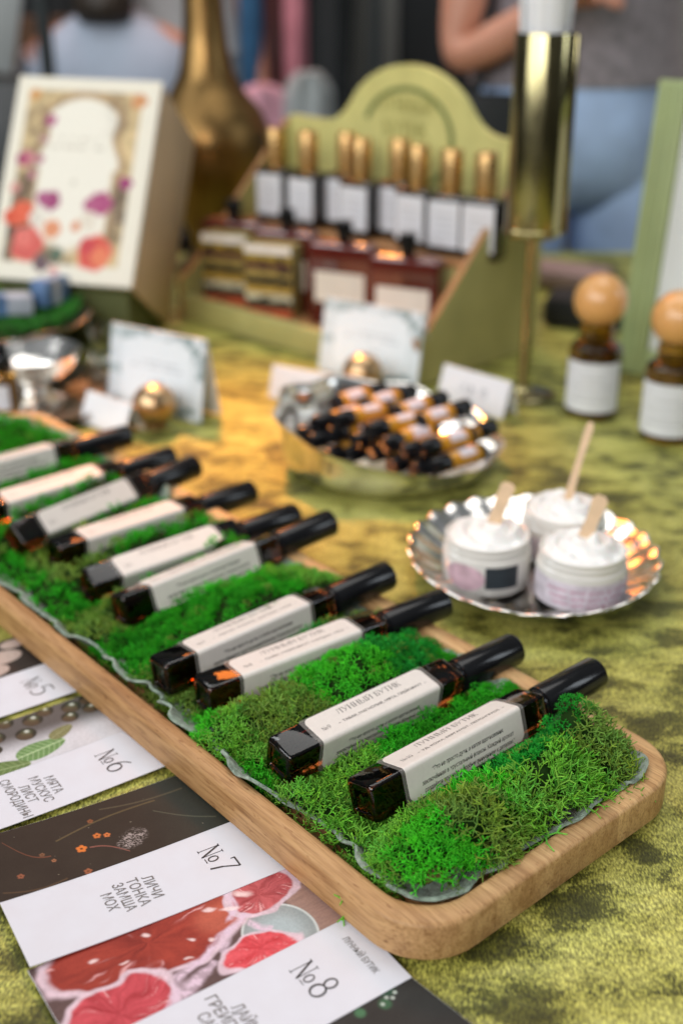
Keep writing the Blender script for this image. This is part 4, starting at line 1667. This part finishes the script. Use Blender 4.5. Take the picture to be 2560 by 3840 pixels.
# ------------------------------------------------------------------ floral gift box leaning on its back edge
def art(U, V):          # V from bottom to top
    a, b = U, 1 - V
    C = np.zeros(U.shape + (3,)) + lin(226, 222, 206)
    inside = sstep(.075, .095, a) * sstep(.90, .88, a) * sstep(.055, .07, b) * sstep(.925, .905, b)
    orn = .75 + .5 * fbm(a * 18, b * 26, 2, 3)
    tan = lin(204, 182, 138)[None, None, :] * orn[..., None]
    C = C * (1 - inside[..., None]) + tan * inside[..., None]
    hw = .26 - .03 * np.sin(b * 26) * (b < .45)
    op = sstep(.02, -.02, np.hypot((a - .5) / 1.0, np.minimum(b - .36, 0) * .92) - hw) * sstep(.90, .82, b + .35 * np.abs(a - .5))
    C = over(C, op, lin(230, 227, 214))
    ring = sstep(.035, .012, np.abs(np.hypot((a - .5), np.minimum(b - .36, 0) * .92) - hw - .03)) * (b < .8) * inside
    C = over(C, ring * .6, lin(150, 116, 88))
    C = over(C, inside * sstep(.55, .7, fbm(a * 7, b * 9, 4, 3)) * (1 - op) * .5, lin(120, 98, 78))
    C = over(C, sstep(.16, .06, np.hypot(a - .14, (b - .72) * .7)) * inside * .8, lin(82, 66, 58))
    C = over(C, sstep(.10, .03, np.hypot(a - .84, (b - .62) * .6)) * inside * .6, lin(110, 98, 92))
    C = over(C, sstep(.16, .05, np.hypot(a - .40, (b - .90) * 1.6)) * inside * .7, lin(92, 84, 76))
    leafy = fbm(a * 22 + 5, b * 26, 17, 3)
    for x, y, rx, ry, st in ((.13, .62, .12, .34, .9), (.16, .88, .16, .12, .95), (.42, .91, .20, .08, .9), (.84, .66, .08, .22, .75), (.20, .28, .10, .20, .5), (.74, .20, .14, .12, .45), (.30, .10, .12, .06, .5)):
        m_ = sstep(1.1, .4, np.hypot((a - x) / rx, (b - y) / ry)) * sstep(.36, .56, leafy) * inside * st
        C = over(C, m_ * (1 - .65 * op), lin(84, 70, 60))
    fl_ = [(.14, .41, .06, (198, 128, 138)), (.11, .415, .045, (162, 70, 104)), (.27, .215, .042, (170, 84, 128)), (.24, .31, .03, (178, 140, 140)), (.235, .41, .035, (170, 100, 124)), (.20, .49, .03, (196, 130, 150)),
           (.09, .56, .04, (206, 148, 140)), (.36, .61, .075, (158, 74, 118)), (.30, .60, .05, (170, 92, 132)), (.71, .61, .09, (172, 84, 126)), (.64, .62, .05, (176, 96, 132)), (.86, .505, .05, (156, 66, 116)),
           (.17, .68, .095, (222, 104, 76)), (.10, .70, .06, (214, 92, 66)), (.28, .70, .06, (220, 214, 202)), (.64, .70, .07, (224, 216, 200)), (.40, .75, .07, (220, 150, 112)), (.56, .73, .04, (216, 140, 100)),
           (.24, .83, .125, (212, 100, 92)), (.21, .80, .07, (222, 120, 110)), (.72, .85, .13, (214, 92, 80)), (.76, .87, .07, (226, 130, 96)), (.66, .82, .06, (200, 76, 80)), (.46, .87, .05, (88, 110, 92)), (.36, .92, .06, (110, 90, 96)), (.13, .09, .04, (206, 150, 90)), (.87, .10, .06, (206, 150, 104)), (.46, .95, .04, (220, 170, 160))]
    for x, y, r, c in fl_:
        th = np.arctan2(b - y, a - x)
        d = np.hypot(a - x, (b - y) * 1.35) * (1 + .07 * np.cos(5 * th + x * 40)) + (fbm(a * 30, b * 30, 7, 2) - .5) * .02
        m_ = sstep(r, r * .8, d)
        C = over(C, m_, lin(*c) * (.85 + .3 * np.sin(d / r * 9)[..., None] * .3 + .1))
    for y, w_ in ((.30, .14), (.345, .2)):
        C = over(C, (np.abs(b - y) < .010) * (np.abs(a - .5) < w_) * sstep(.42, .6, fbm(a * 60, b * 8, 3, 2)) * .5, lin(160, 150, 132))
    C = over(C, sstep(.025, .01, np.hypot(a - .5, (b - .515) * 1.4)) * .5, lin(150, 144, 124))
    return C


gb = thing('gift_box', 'cream box with floral printed front, leaning back behind the silver tray', 'gift box')
GW, GH, GD = .185, .262, .1516
MB().box(0, GW, 0, GD, .0, GH, .0012).build('carton_body', CREAMBOX, gb)
fr = MB().box(-.002, GW + .0015, -.006, .0, -.002, GH + .002, .0008).build('front_cover', IVORY, gb)
paint('floral_print', PRINT, fr, (-.001, -.0063, -.001), (1, 0, 0), (0, 0, 1), GW + .001, GH + .002, 130, 170, art)
MB().box(.004, GW - .004, .004, GD - .002, -.003, 0.0, .0005).build('base_board', DARKGREEN, gb)
gb.matrix_world = (Matrix.Translation((-.4351, 1.4492, .0872)) @ Matrix.Rotation(-.1768, 4, 'Z') @ Matrix.Rotation(-.5657, 4, 'X')
                   @ Matrix.Rotation(.0348, 4, 'Y'))
wd = MB()
wd.prism([(0, 0), (.138, 0), (.012, .079), (0, .079)], 0, .165)
blk = wd.build('box_rest', DARKGREEN, smooth=False)
blk.matrix_world = Matrix.Translation((-.4255, 1.452, .0003)) @ Matrix.Rotation(-.1768, 4, 'Z') @ Matrix(((0, 0, 1, 0), (1, 0, 0, .004), (0, 1, 0, 0), (0, 0, 0, 1)))
tag(blk, 'dark green wedge under the leaning floral box', 'wedge')

# ------------------------------------------------------------------ brass vase
vz = MB().lathe([(.045, 0), (.062, .002), (.064, .008), (.05, .018), (.038, .034), (.036, .05), (.046, .075), (.072, .115), (.088, .155), (.094, .19), (.091, .215), (.078, .243), (.056, .268), (.041, .295), (.034, .33),
                 (.030, .37), (.0275, .42), (.027, .50), (.029, .55), (.034, .575), (.046, .592), (.047, .596), (.044, .597), (.031, .575), (.024, .55)], 64,
                None, None)
vo = vz.build('brass_vase', BRASS, sharp=60)
vo.location = (-.198, 1.86, .0005)
tag(vo, 'tall aged brass vase with round belly and long slim neck', 'vase')


# ------------------------------------------------------------------ tent cards, tags and brass card holders
def tent_fn(U, V):
    C = np.zeros(U.shape + (3,)) + lin(222, 230, 234)
    a = np.abs(U - .5) * 2
    b = np.abs(V - .5) * 2
    op = sstep(.78, .70, a + .25 * np.maximum(b - .55, 0)) * sstep(.84, .76, b + .35 * np.maximum(a - .35, 0))
    leaf = fbm(U * 11, V * 9, 5, 3)
    C = over(C, (1 - op) * sstep(.38, .62, leaf) * sstep(1.05, .6, a * .4 + .6 * (1 - U) + .2 * b), lin(120, 142, 146))
    C = over(C, (1 - op) * sstep(.45, .6, leaf) * .6, lin(150, 170, 170))
    C = over(C, op, lin(236, 243, 247))
    for y, w_ in ((.62, .22), (.55, .28), (.40, .12)):
        C = over(C, (np.abs(V - y) < .018) * (np.abs(U - .5) < w_) * sstep(.4, .55, fbm(U * 40, V * 5, 3, 2)) * .45, lin(150, 158, 164))
    return C


def tent(name, A, B, h, lean, label, cat, fn, group=None, th=.0008):
    A, B = Vector((*A, 0)), Vector((*B, 0))
    w_ = (B - A).length
    t = thing(name, label, cat, (A.x, A.y, .0005), (0, 0, math.atan2((B - A).y, (B - A).x)), group)
    Mf = Matrix.Rotation(-lean, 4, 'X')
    MB().box(0, w_, 0, th, 0, h, 0, Mf).build('front_panel', WHITE, t, smooth=False)
    dep = 2 * h * math.sin(lean)
    Mb = Matrix.Translation((0, dep + th * 2, 0)) @ Matrix.Rotation(lean, 4, 'X')
    MB().box(0, w_, -th, 0, 0, h, 0, Mb).build('back_panel', WHITE, t, smooth=False)
    if fn:
        o = paint('print', PRINT, t, (0.0004, -.0003, .0004), (1, 0, 0), (0, 0, 1), w_ - .0008, h - .0008, 90, 60, fn)
        o.matrix_local = Mf
    return t


tent('tent_card', (-.257, 1.227), (-.147, 1.157), .088, R(11), 'white tent card with botanical border, in front of the leaning floral box', 'tent card', tent_fn, 'large white tent cards')
tent('tent_card', (-.027, 1.340), (.085, 1.263), .086, R(11), 'white tent card with botanical border, in front of the olive stand', 'tent card', tent_fn, 'large white tent cards')


def tag_fn(U, V):
    C = np.zeros(U.shape + (3,)) + lin(232, 232, 236)
    C = over(C, (np.abs(V - .5) < .13) * (np.abs(U - .5) < .2) * sstep(.4, .55, fbm(U * 30, V * 4, 3, 2)) * .6, lin(130, 132, 140))
    return C


tent('price_tag', (-.081, 1.243), (-.006, 1.200), .036, R(18), 'small folded white tag behind the left of the vial bowl', 'tag', tag_fn, 'small folded white tags')
tent('price_tag', (.105, 1.232), (.170, 1.166), .040, R(18), 'small folded white tag right of the vial bowl, near the gold stand', 'tag', tag_fn, 'small folded white tags')
tent('price_tag', (-.276, 1.166), (-.222, 1.120), .034, R(24), 'small folded white tag beside the left brass ball', 'tag', None, 'small folded white tags')
for x, y, lab_ in ((-.193, 1.150, 'brass ball card holder in front of the left tent card'), (.024, 1.252, 'brass ball card holder behind the vial bowl, before the right tent card')):
    t = thing('card_holder', lab_, 'card holder', (x, y, .0004), group='brass ball card holders')
    BALLM = MATS.get('ball_brass') or make_metal('ball_brass', (.52, .36, .20), .34, .05, 30)
    MB().lathe([(.010, 0), (.0125, .0008), (.0125, .003), (.009, .0045)], 32).build('foot', BALLM, t)
    prof = [(.0088, .0042)] + [(.0225 * math.sin(R(a)), .0245 - .0225 * math.cos(R(a))) for a in range(24, 172, 8)] + [(.0028, .0466), (.0026, .0455), (.0008, .0450)]
    MB().lathe(prof, 40).build('ball', BALLM, t)

# ------------------------------------------------------------------ left: silver salver, bowl, dropper bottle, cartons, moss dish
sv = MB().lathe([(.03, .0), (.085, .0005), (.105, .003), (.118, .0075), (.124, .012), (.1255, .0122), (.1245, .0108), (.117, .0055), (.103, .0015 + .002), (.03, .0025)], 90, None, lambda t, i, r, z: (r * (1 + (.02 * math.cos(12 * t) if r > .11 else 0)), z))
so = sv.build('silver_salver', DULLSILVER, sharp=70)
so.location = (-.372, 1.225, .0004)
tag(so, 'dull silver round salver at the left edge carrying a small bowl', 'salver')
b2 = MB().lathe([(.028, 0), (.034, .0008), (.034, .003), (.020, .007), (.014, .012), (.016, .018), (.034, .026), (.047, .038), (.053, .052), (.0545, .053), (.052, .051), (.045, .038), (.032, .028), (.010, .022)], 60)
bo = b2.build('footed_bowl', SILVER, sharp=70)
bo.location = (-.338, 1.235, .0034)
tag(bo, 'small shiny footed silver bowl on the dull salver', 'bowl')
md = MB().lathe([(.03, 0), (.05, .001), (.052, .004), (.03, .010), (.02, .02), (.02, .034), (.04, .046), (.085, .058), (.118, .073), (.128, .082), (.1295, .0815), (.118, .069), (.085, .053), (.03, .046)], 96, None,
                lambda t, i, r, z: (r * (1 + (.03 * math.cos(8 * t) if r > .1 else 0)), z + (.004 * math.cos(8 * t) if r > .1 else 0)))
mo = md.build('pedestal_dish', DULLSILVER, sharp=70)
mo.location = (-.412, 1.375, .0004)
mo.scale = (.86, .86, .72)
tag(mo, 'wavy silver pedestal dish holding moss and small cartons, behind the salver', 'dish')


def small_moss():
    nr = np.random.default_rng(3)
    protos = [sprig(s + 90, 4, .0011, .0065) for s in range(4)]
    Vs, Fs, off = [], [], 0
    for i in range(420):
        a, r_ = nr.uniform(0, 6.28), .098 * math.sqrt(nr.uniform(0, 1))
        pv, pf, pt = protos[nr.integers(4)]
        M = np.array((Matrix.Rotation(nr.uniform(-.6, .6), 3, 'X') @ Matrix.Rotation(nr.uniform(0, 6.28), 3, 'Z')))
        P = pv @ M.T + np.array([r_ * math.cos(a), r_ * math.sin(a), .056 + .02 * (r_ / .1) ** 2 + .006 * math.cos(r_ * 40)])
        Vs.append(P)
        Fs.append(pf + off)
        off += len(P)
    o = obj('moss', np.concatenate(Vs), np.concatenate(Fs), plain('deep_moss', (.02, .19, .01), .7, .5, 60), smooth=False)
    o.location = (-.412, 1.375, -.012)
    tag(o, 'green moss heaped on the wavy pedestal dish', 'moss', kind='stuff')


small_moss()
BLUEC = plain('blue_carton', (.10, .19, .36), .5, .3, 40)
PALEC = plain('pale_blue_carton', (.48, .52, .60), .5, .2, 40)
YELC = plain('yellow_carton', (.55, .36, .09), .5, .2, 40)
for nm, loc, rz, s, mt, band, lab_ in [('small_carton', (-.405, 1.365, .064), 25, (.075, .028, .022), PALEC, BLUEC, 'pale blue and white small carton lying on the pedestal dish moss'),
                                       ('small_carton', (-.352, 1.405, .066), 70, (.05, .022, .030), BLUEC, PALEC, 'dark blue small carton with white stripe, near the floral box'),
                                       ('small_carton', (-.430, 1.310, .060), 60, (.04, .022, .022), YELC, PALEC, 'small yellow carton at the front of the pedestal dish')]:
    t = thing(nm, lab_, 'carton', loc, (0, R(4), R(rz)), 'small cartons on the pedestal dish')
    a, b, c = s
    MB().box(-a / 2, a / 2, -b / 2, b / 2, 0, c, .0006).build('carton_body', mt, t)
    MB().box(-a * .2, a * .1, -b / 2 - .0004, b / 2 + .0004, -.0004, c + .0004).build('printed_band', band, t, smooth=False)
t = thing('dropper_bottle', 'small amber dropper bottle with black bulb, cut by the left edge', 'dropper bottle', (-.350, 1.168, .012))
MB().lathe([(.011, 0), (.0132, .001), (.0135, .003), (.0135, .036), (.012, .040), (.008, .043), (.008, .047)], 32).build('glass_body', AMBER2, t)
MB().lathe([(.0095, .0465), (.0100, .0475), (.0100, .056), (.008, .058), (.006, .062), (.0062, .070), (.004, .075), (.001, .0762)], 24).build('dropper_cap', BLACKCAP, t)
v, f = [], []
for i in range(17):
    a = R(180 + 120 * i / 16)
    for z in (.006, .032):
        v.append((.0137 * math.cos(a), .0137 * math.sin(a), z))
for i in range(16):
    f.append((2 * i, 2 * i + 2, 2 * i + 3, 2 * i + 1))
obj('label', v, f, LABWHITE, t)
gl = MB().lathe([(.014, 0), (.016, .001), (.012, .012), (.014, .030), (.018, .05), (.0172, .05), (.012, .028), (.008, .012)], 28).build('glass_cup', make_glass('clear_glass', (.86, .9, .88), .03), sharp=60)
gl.location = (-.290, 1.365, .03)
gl.location.z = .0005
tag(gl, 'small clear glass cup between the pedestal dish and the floral box', 'cup')

# ------------------------------------------------------------------ framed sign at the right
fs = thing('framed_sign', 'white board in a grooved pale green frame, leaning at the right edge', 'sign', (.325, 1.335, .0005), (R(-8), 0, R(-36)))
SAGE = plain('sage_frame_paint', (.36, .44, .20), .5, .06, 30)
FW, FH = .34, .325
for x0, x1, z0, z1 in ((0, .034, 0, FH), (FW - .034, FW, 0, FH)):
    mb = MB().box(x0, x1, 0, .014, z0, z1, .001)
    mb.box(x0 + .006, x0 + .011, -.0022, .0005, z0 + .004, z1 - .004, .0008).box(x0 + .015, x0 + .020, -.0022, .0005, z0 + .004, z1 - .004, .0008).box(x0 + .024, x0 + .029, -.0022, .0005, z0 + .004, z1 - .004, .0008)
    mb.build('frame_post', SAGE, fs)
for z0, z1 in ((0, .030), (FH - .034, FH)):
    MB().box(.0342, FW - .0342, .0005, .0135, z0 + .0002, z1 - .0002, .001).build('frame_rail', SAGE, fs)


def board_fn(U, V):
    C = np.zeros(U.shape + (3,)) + lin(228, 232, 230)
    for x, y, ang, L in ((.25, .30, .7, .16), (.12, .22, 1.0, .14), (.4, .36, .5, .15), (.2, .12, .4, .16)):
        ca, sa = math.cos(ang), math.sin(ang)
        u = ((U - x) * ca + (V - y) * sa) / L
        w_ = (-(U - x) * sa + (V - y) * ca) / (L * .32)
        C = over(C, sstep(1.05, .8, np.abs(w_) / np.maximum(1 - u * u, .01)) * (np.abs(u) < 1) * .35, lin(150, 190, 178))
    return C


MB().box(.0345, FW - .0345, .006, .010, .0302, FH - .0345).build('board', WHITE, fs, smooth=False)
paint('print', PRINT, fs, (.0346, .0057, .0304), (1, 0, 0), (0, 0, 1), FW - .0692, FH - .0652, 60, 60, board_fn)


# ------------------------------------------------------------------ background people and things (far out of focus)
def skinned(name, joints, edges, mat, parent=None, sub=2):
    """joints: (x, y, z, r); grows one continuous surface"""
    me = bpy.data.meshes.new(name)
    me.from_pydata([j[:3] for j in joints], edges, [])
    o = bpy.data.objects.new(name, me)
    COL.objects.link(o)
    md_ = o.modifiers.new('skin', 'SKIN')
    md_.use_smooth_shade = True
    for i, j in enumerate(joints):
        sv_ = me.skin_vertices[0].data[i]
        r_ = j[3]
        sv_.radius = (r_, r_) if not isinstance(r_, tuple) else r_
        sv_.use_root = (i == 0)
    sb = o.modifiers.new('sub', 'SUBSURF')
    sb.levels = sub
    sb.render_levels = sub
    bpy.context.view_layer.update()
    dg = bpy.context.evaluated_depsgraph_get()
    m2 = bpy.data.meshes.new_from_object(o.evaluated_get(dg))
    bpy.data.objects.remove(o)
    m2.materials.clear()
    m2.materials.append(mat)
    for p in m2.polygons:
        p.use_smooth = True
    o2 = bpy.data.objects.new(name, m2)
    COL.objects.link(o2)
    if parent is not None:
        o2.parent = parent
    return o2


def hand(joints, edges, wrist, d, side, scale=1.0):
    """palm, four unequal fingers and a thumb appended to a skin skeleton"""
    w = Vector(joints[wrist][:3])
    d, side = Vector(d).normalized(), Vector(side).normalized()
    down = d.cross(side).normalized()
    i0 = len(joints)
    p = w + d * .05 * scale
    joints.append((*p, .026 * scale))
    edges.append((wrist, i0))
    for k, (off_, L) in enumerate(((-.027, .070), (-.009, .080), (.009, .075), (.026, .060))):
        a = w + d * .085 * scale + side * off_ * scale
        b = a + (d * .6 + down * .5) * L * .55 * scale
        c = b + (d * .1 + down * .95) * L * .45 * scale
        n_ = len(joints)
        joints += [(*a, .010 * scale), (*b, .0085 * scale), (*c, .007 * scale)]
        edges += [(i0, n_), (n_, n_ + 1), (n_ + 1, n_ + 2)]
    n_ = len(joints)
    a = w + d * .03 * scale - side * .032 * scale
    b = a + (d * .6 - side * .6 + down * .3) * .04 * scale
    c = b + (d * .9 + down * .3) * .03 * scale
    joints += [(*a, .012 * scale), (*b, .010 * scale), (*c, .008 * scale)]
    edges += [(i0, n_), (n_, n_ + 1), (n_ + 1, n_ + 2)]


def person(name_label, x, y, hip, floor, facing, top_mat, leg_mat, arms, group=None, head_drop=0, hair=True, hem=None, short=True, seat=False, zoff=0):
    """standing figure; hip, floor heights; facing angle rotates about z; arms: list of (elbow, wrist) world points for right/left"""
    t = thing('person', name_label, 'person', (x, y, floor), (0, 0, facing), group)
    sc = 1.0 if seat else (hip - floor) / .95
    if seat:
        t.location.z = floor = hip - .95          # hips at seat height; legs folded forward
    J = [(0, 0, .95 * sc, .13 * sc), (0, 0, 1.10 * sc, .115 * sc), (0, 0, 1.28 * sc, .135 * sc), (0, 0, 1.42 * sc, .10 * sc), (0, 0, 1.50 * sc, .05 * sc), (0, -.01, 1.56 * sc, .055 * sc), (0, -.02, 1.64 * sc, .085 * sc), (0, -.01, 1.70 * sc, .078 * sc)]
    E = [(0, 1), (1, 2), (2, 3), (3, 4), (4, 5), (5, 6), (6, 7)]
    Mi = (Matrix.Translation((x, y, floor)) @ Matrix.Rotation(facing, 4, 'Z')).inverted()
    for sgn, arm in zip((-1, 1), arms):
        n_ = len(J)
        J += [(sgn * .17 * sc, 0, 1.40 * sc, .055 * sc)]
        E += [(3, n_)]
        el, wr = arm
        el, wr = Mi @ Vector(el), Mi @ Vector(wr)
        J += [(*el, .043 * sc), (*wr, .028 * sc)]
        E += [(n_, n_ + 1), (n_ + 1, n_ + 2)]
        d = (wr - el).normalized()
        sd = d.cross(Vector((0, 0, 1)))
        hand(J, E, n_ + 2, d, sd if sd.length > .1 else Vector((1, 0, 0)), sc)
        for sleeve in ():
            pass
    for sgn in (-1, 1):
        n_ = len(J)
        J += ([(sgn * .10, -.05, .90, .085), (sgn * .12, -.44, .90, .055), (sgn * .12, -.42, .50, .036), (sgn * .12, -.54, .45, .03)] if seat else
              [(sgn * .10 * sc, 0, .86 * sc, .085 * sc), (sgn * .11 * sc, -.01, .50 * sc, .055 * sc), (sgn * .11 * sc, .02, .09 * sc, .036 * sc), (sgn * .115 * sc, -.10, .03 * sc, .03 * sc)])
        E += [(0, n_), (n_, n_ + 1), (n_ + 1, n_ + 2), (n_ + 2, n_ + 3)]
    skinned('body', J, E, SKIN, t)
    # trousers and top follow the body
    def loft(rows, n=28):
        return [[(rx * sc * math.cos(2 * PI * k / n), ry * sc * math.sin(2 * PI * k / n) * (1 + .05 * math.sin(5 * 2 * PI * k / n + zz * 9)), zz * sc) for k in range(n)] for zz, rx, ry in rows]
    tm = MB().rings(loft(((.76, .150, .070), (.80, .172, .105), (.83, .180, .126), (.90, .186, .138), (.97, .180, .135), (1.02, .170, .126), (1.035, .168, .124))))
    for sgn in (-1, 1):
        pts = [(sgn * .09, -.03, .90), (sgn * .11, -.16, .92), (sgn * .12, -.44, .92), (sgn * .12, -.43, .80), (sgn * .12, -.42, .52)] if seat else [(sgn * .095, 0, .88), (sgn * .098, 0, .80), (sgn * .105, -.005, .66), (sgn * .112, -.01, .50), (sgn * .115, .01, .30), (sgn * .115, .015, .10)]
        tm.tube([tuple(c * sc for c in p) for p in pts], [r_ * sc for r_ in ((.10, .10, .085, .08, .07) if seat else (.10, .102, .092, .082, .076, .076))], 16)
    tm.build('trousers', leg_mat, t, sharp=80)
    hz = .975 if hem is None else hem
    tp = MB().rings(loft(((hz, .190, .142), (hz + .05, .180, .136), (1.12, .168, .126), (1.26, .184, .134), (1.36, .200, .125), (1.42, .190, .112), (1.465, .125, .092), (1.495, .072, .070))))
    for sgn, arm in zip((-1, 1), arms):
        el, wr = Mi @ Vector(arm[0]), Mi @ Vector(arm[1])
        sh = Vector((sgn * .15 * sc, 0, 1.385 * sc))
        if short:
            tp.tube([sh, sh.lerp(el, .15), sh.lerp(el, .42)], [.070 * sc, .066 * sc, .062 * sc], 14)
        else:
            tp.tube([sh, sh.lerp(el, .2), sh.lerp(el, .7), el, el.lerp(wr, .15), wr], [.070 * sc, .066 * sc, .058 * sc, .055 * sc, .052 * sc, .042 * sc], 14)
    tp.build('top', top_mat, t, sharp=80)
    if hair:
        skinned('hair', [(0, .02, 1.72 * sc, .088 * sc), (0, .035, 1.64 * sc, .085 * sc), (0, .055, 1.53 * sc, .07 * sc)] + ([(0, .080, 1.455, .085)] if seat else []), [(0, 1), (1, 2)] + ([(2, 3)] if seat else []), HAIR, t)
    # face: eyes, nose, mouth
    fc = MB()
    for sx in (-1, 1):
        fc.lathe([(.001, 0), (.009, .002), (.011, .008), (.008, .013), (.001, .014)], 12, Matrix.Translation((sx * .032 * sc, -.098 * sc, 1.645 * sc)) @ Matrix.Rotation(PI / 2, 4, 'X'))
    fc.build('eyes', HAIR, t)
    return t


person('person in grey lilac knit top and light blue jeans standing behind the table', .425, 2.24, .225, -.75, R(8), KNIT, DENIM,
       [((.205, 2.16, .285), (.33, 2.06, .37)), ((.70, 2.26, .34), (.68, 2.16, .06))], hem=.975)
person('person with dark hair and pale blue top seated low, seen beyond the floral box', -.55, 3.05, -.20, -.75, R(180), SHIRT, BLACKCLOTH,
       [((-.27, 3.12, -.02), (-.34, 3.32, -.15)), ((-.82, 3.12, -.02), (-.74, 3.32, -.15))], short=False, seat=True)
person('person in grey white clothes standing behind the one in pale blue', -.44, 3.50, .20, -.75, R(0), GREYWHITE, GREYWHITE,
       [((-.60, 3.28, .42), (-.550, 3.16, .27)), ((-.24, 3.45, .35), (-.22, 3.40, .12))], short=True)


def swag(name, label, cat, mat, x0, x1, y, z0, z1, dep=.05, folds=3, top=.5, group=None):
    """hanging garment: folded sheet with depth"""
    n, rows = 28, 14
    v, f = [], []
    for j in range(rows):
        u = j / (rows - 1)
        wd_ = (x1 - x0) * (1 + .12 * math.sin(u * 3))
        cx = (x0 + x1) / 2
        z = z1 + (z0 - z1) * u
        for k_ in range(n):
            a = 2 * PI * k_ / n
            ff = 1 + .18 * math.cos(folds * 2 * a + u * 2)
            s_ = 1 if u > .12 else .55 + .45 * u / .12
            v.append((cx + wd_ / 2 * math.cos(a) * s_, y + dep * math.sin(a) * ff, z))
    for j in range(rows - 1):
        for k_ in range(n):
            a, b = j * n + k_, j * n + (k_ + 1) % n
            f.append((a, b, b + n, a + n))
    f.append(tuple(range(n)))
    f.append(tuple(reversed([(rows - 1) * n + k_ for k_ in range(n)])))
    o = obj(name, v, f, mat, sharp=70)
    tag(o, label, cat, group)
    return o


G = 'garments hanging on the rail'
swag('hanging_garment', 'off white garment hanging left of the vase neck', 'garment', plain('off_white_cloth', (.50, .53, .52), .8, .12, 12), -.44, -.26, 3.5, -.35, .55, group=G)
swag('hanging_garment', 'deep blue garment hanging right of the vase neck', 'garment', BLUECLOTH, -.268, -.208, 3.42, .13, .55, group=G)
swag('hanging_garment', 'dark maroon garment hanging between the blue and pink ones', 'garment', MAROON, -.215, -.14, 3.46, -.3, .55, group=G)
swag('hanging_garment', 'pink scarf like garment hanging right of the maroon one', 'garment', PINK, -.148, -.088, 3.40, .12, .55, group=G)
swag('hanging_garment', 'black garment hanging beside the grey wall strip', 'garment', BLACKCLOTH, -.095, .02, 3.45, -.3, .55, group=G)
swag('hanging_garment', 'black cloth hanging at the far left above the floral box', 'garment', BLACKCLOTH, -1.0, -.70, 3.6, -.4, .55, group=G)
rail = thing('clothes_rail', 'dark metal clothes rail carrying the hanging garments', 'clothes rail', (0, 3.46, -.75))
MB().tube([(-1.1, 0, 1.32), (.1, 0, 1.32)], .012, 10).build('top_bar', DARKMETAL, rail)
for x in (-1.1, .1):
    MB().tube([(x, 0, 0), (x, 0, 1.31)], .014, 10).build('upright', DARKMETAL, rail)
swag('black_curtain', 'tall black curtain hanging in front of the grey wall', 'curtain', BLACKCLOTH, .225, .60, 4.4, -.7, 2.0, .08, 5)
swag('black_curtain', 'wide black curtain closing the far left background', 'curtain', BLACKCLOTH, -1.8, -.05, 4.6, -.7, 2.0, .08, 9)
swag('pink_bundle', 'folded pink cloth beside the grey bag, behind the display stand', 'cloth', plain('rose_cloth', (.62, .32, .39), .8, .1, 14), -.235, -.125, 2.9, .06, .19, .05, 2)
swag('grey_bag', 'crumpled light grey bag standing behind the arched board', 'bag', GREYBAG, -.128, -.015, 2.88, -.05, .22, .06, 3)
bt = thing('side_table', 'dark low table carrying the pink cloth and grey bag', 'table', (-.15, 2.95, -.75))
MB().box(-.35, .35, -.25, .3, .66, .70, .004).build('table_top', DARKMETAL, bt)
for sx in (-.32, .32):
    for sy in (-.22, .27):
        MB().box(sx - .015, sx + .015, sy - .015, sy + .015, 0, .659, .002).build('leg', DARKMETAL, bt)
post = MB().tube([(-.652, 2.8, -.75), (-.650, 2.8, 1.2)], .017, 16).build('metal_post', DARKMETAL)
tag(post, 'dark upright metal post behind the floral box', 'post')
wb = MB().box(-.05, .05, -.008, .008, -.19, .16, .003, Matrix.Translation((-.775, 2.95, .405)) @ Matrix.Rotation(R(14), 4, 'Y') @ Matrix.Rotation(R(10), 4, 'Z')).build('white_board', plain('grey_white_board', (.36, .39, .39), .6, .06, 8))
tag(wb, 'slanted pale board at the far left behind the table', 'board')
cr_ = MB().box(-.86, -.68, 3.10, 3.25, -.75, .33, .003).build('wooden_crate', plain('brown_crate_wood', (.12, .065, .03), .7, .3, 20))
tag(cr_, 'brown wooden crate end beside the dark post, far left', 'crate')
sb_ = thing('shoulder_bag', 'black shoulder bag hanging at the hip of the person in jeans', 'bag', (.262, 2.12, .18))
MB().box(-.055, .045, -.035, .035, -.16, .06, .015).build('bag_body', BLACKCLOTH, sb_)
MB().tube([(-.03, 0, .055), (0, .05, .3), (.12, .09, .45)], .008, 8).build('strap', BLACKCLOTH, sb_)
fb = MB().box(-.075, .055, -.04, .04, 0, .030, .010).build('folded_cloth', plain('dusty_rose_cloth', (.30, .215, .20), .8, .15, 20))
fb.location = (.345, 1.74, .0)
fb.rotation_euler = (0, 0, R(-35))
tag(fb, 'folded dusty pink cloth on the table in front of the jeans', 'cloth')
pb = thing('dark_pouch', 'dark pouch with a grey green button behind the wooden ball bottle', 'pouch', (.330, 1.535, .0005), (0, 0, R(-20)))
MB().box(-.055, .055, -.035, .035, 0, .040, .010).build('pouch_body', BLACKCLOTH, pb)
MB().lathe([(.001, 0), (.011, .0008), (.012, .002), (.009, .003), (.001, .0032)], 20, Matrix.Translation((.005, -.0355, .024)) @ Matrix.Rotation(PI / 2, 4, 'X')).build('button', plain('grey_green_button', (.14, .19, .15), .5, .1, 30), pb)

stl = thing('stool', 'dark stool carrying the seated person in pale blue', 'stool', (-.55, 3.03, -.75))
MB().lathe([(.02, .32), (.17, .322), (.175, .335), (.17, .35), (.02, .352)], 32).build('seat', DARKMETAL, stl)
for k in range(4):
    a = R(45 + 90 * k)
    MB().tube([(.13 * math.cos(a), .13 * math.sin(a), .321), (.17 * math.cos(a), .17 * math.sin(a), 0)], .012, 8).build('leg', DARKMETAL, stl)

MB_c = MB().box(-1.25, -.69, 2.82, 3.09, -.75, .205, .004).build('dark_cabinet', DARKMETAL)
tag(MB_c, 'dark cabinet under the slanted pale board at the far left', 'cabinet')
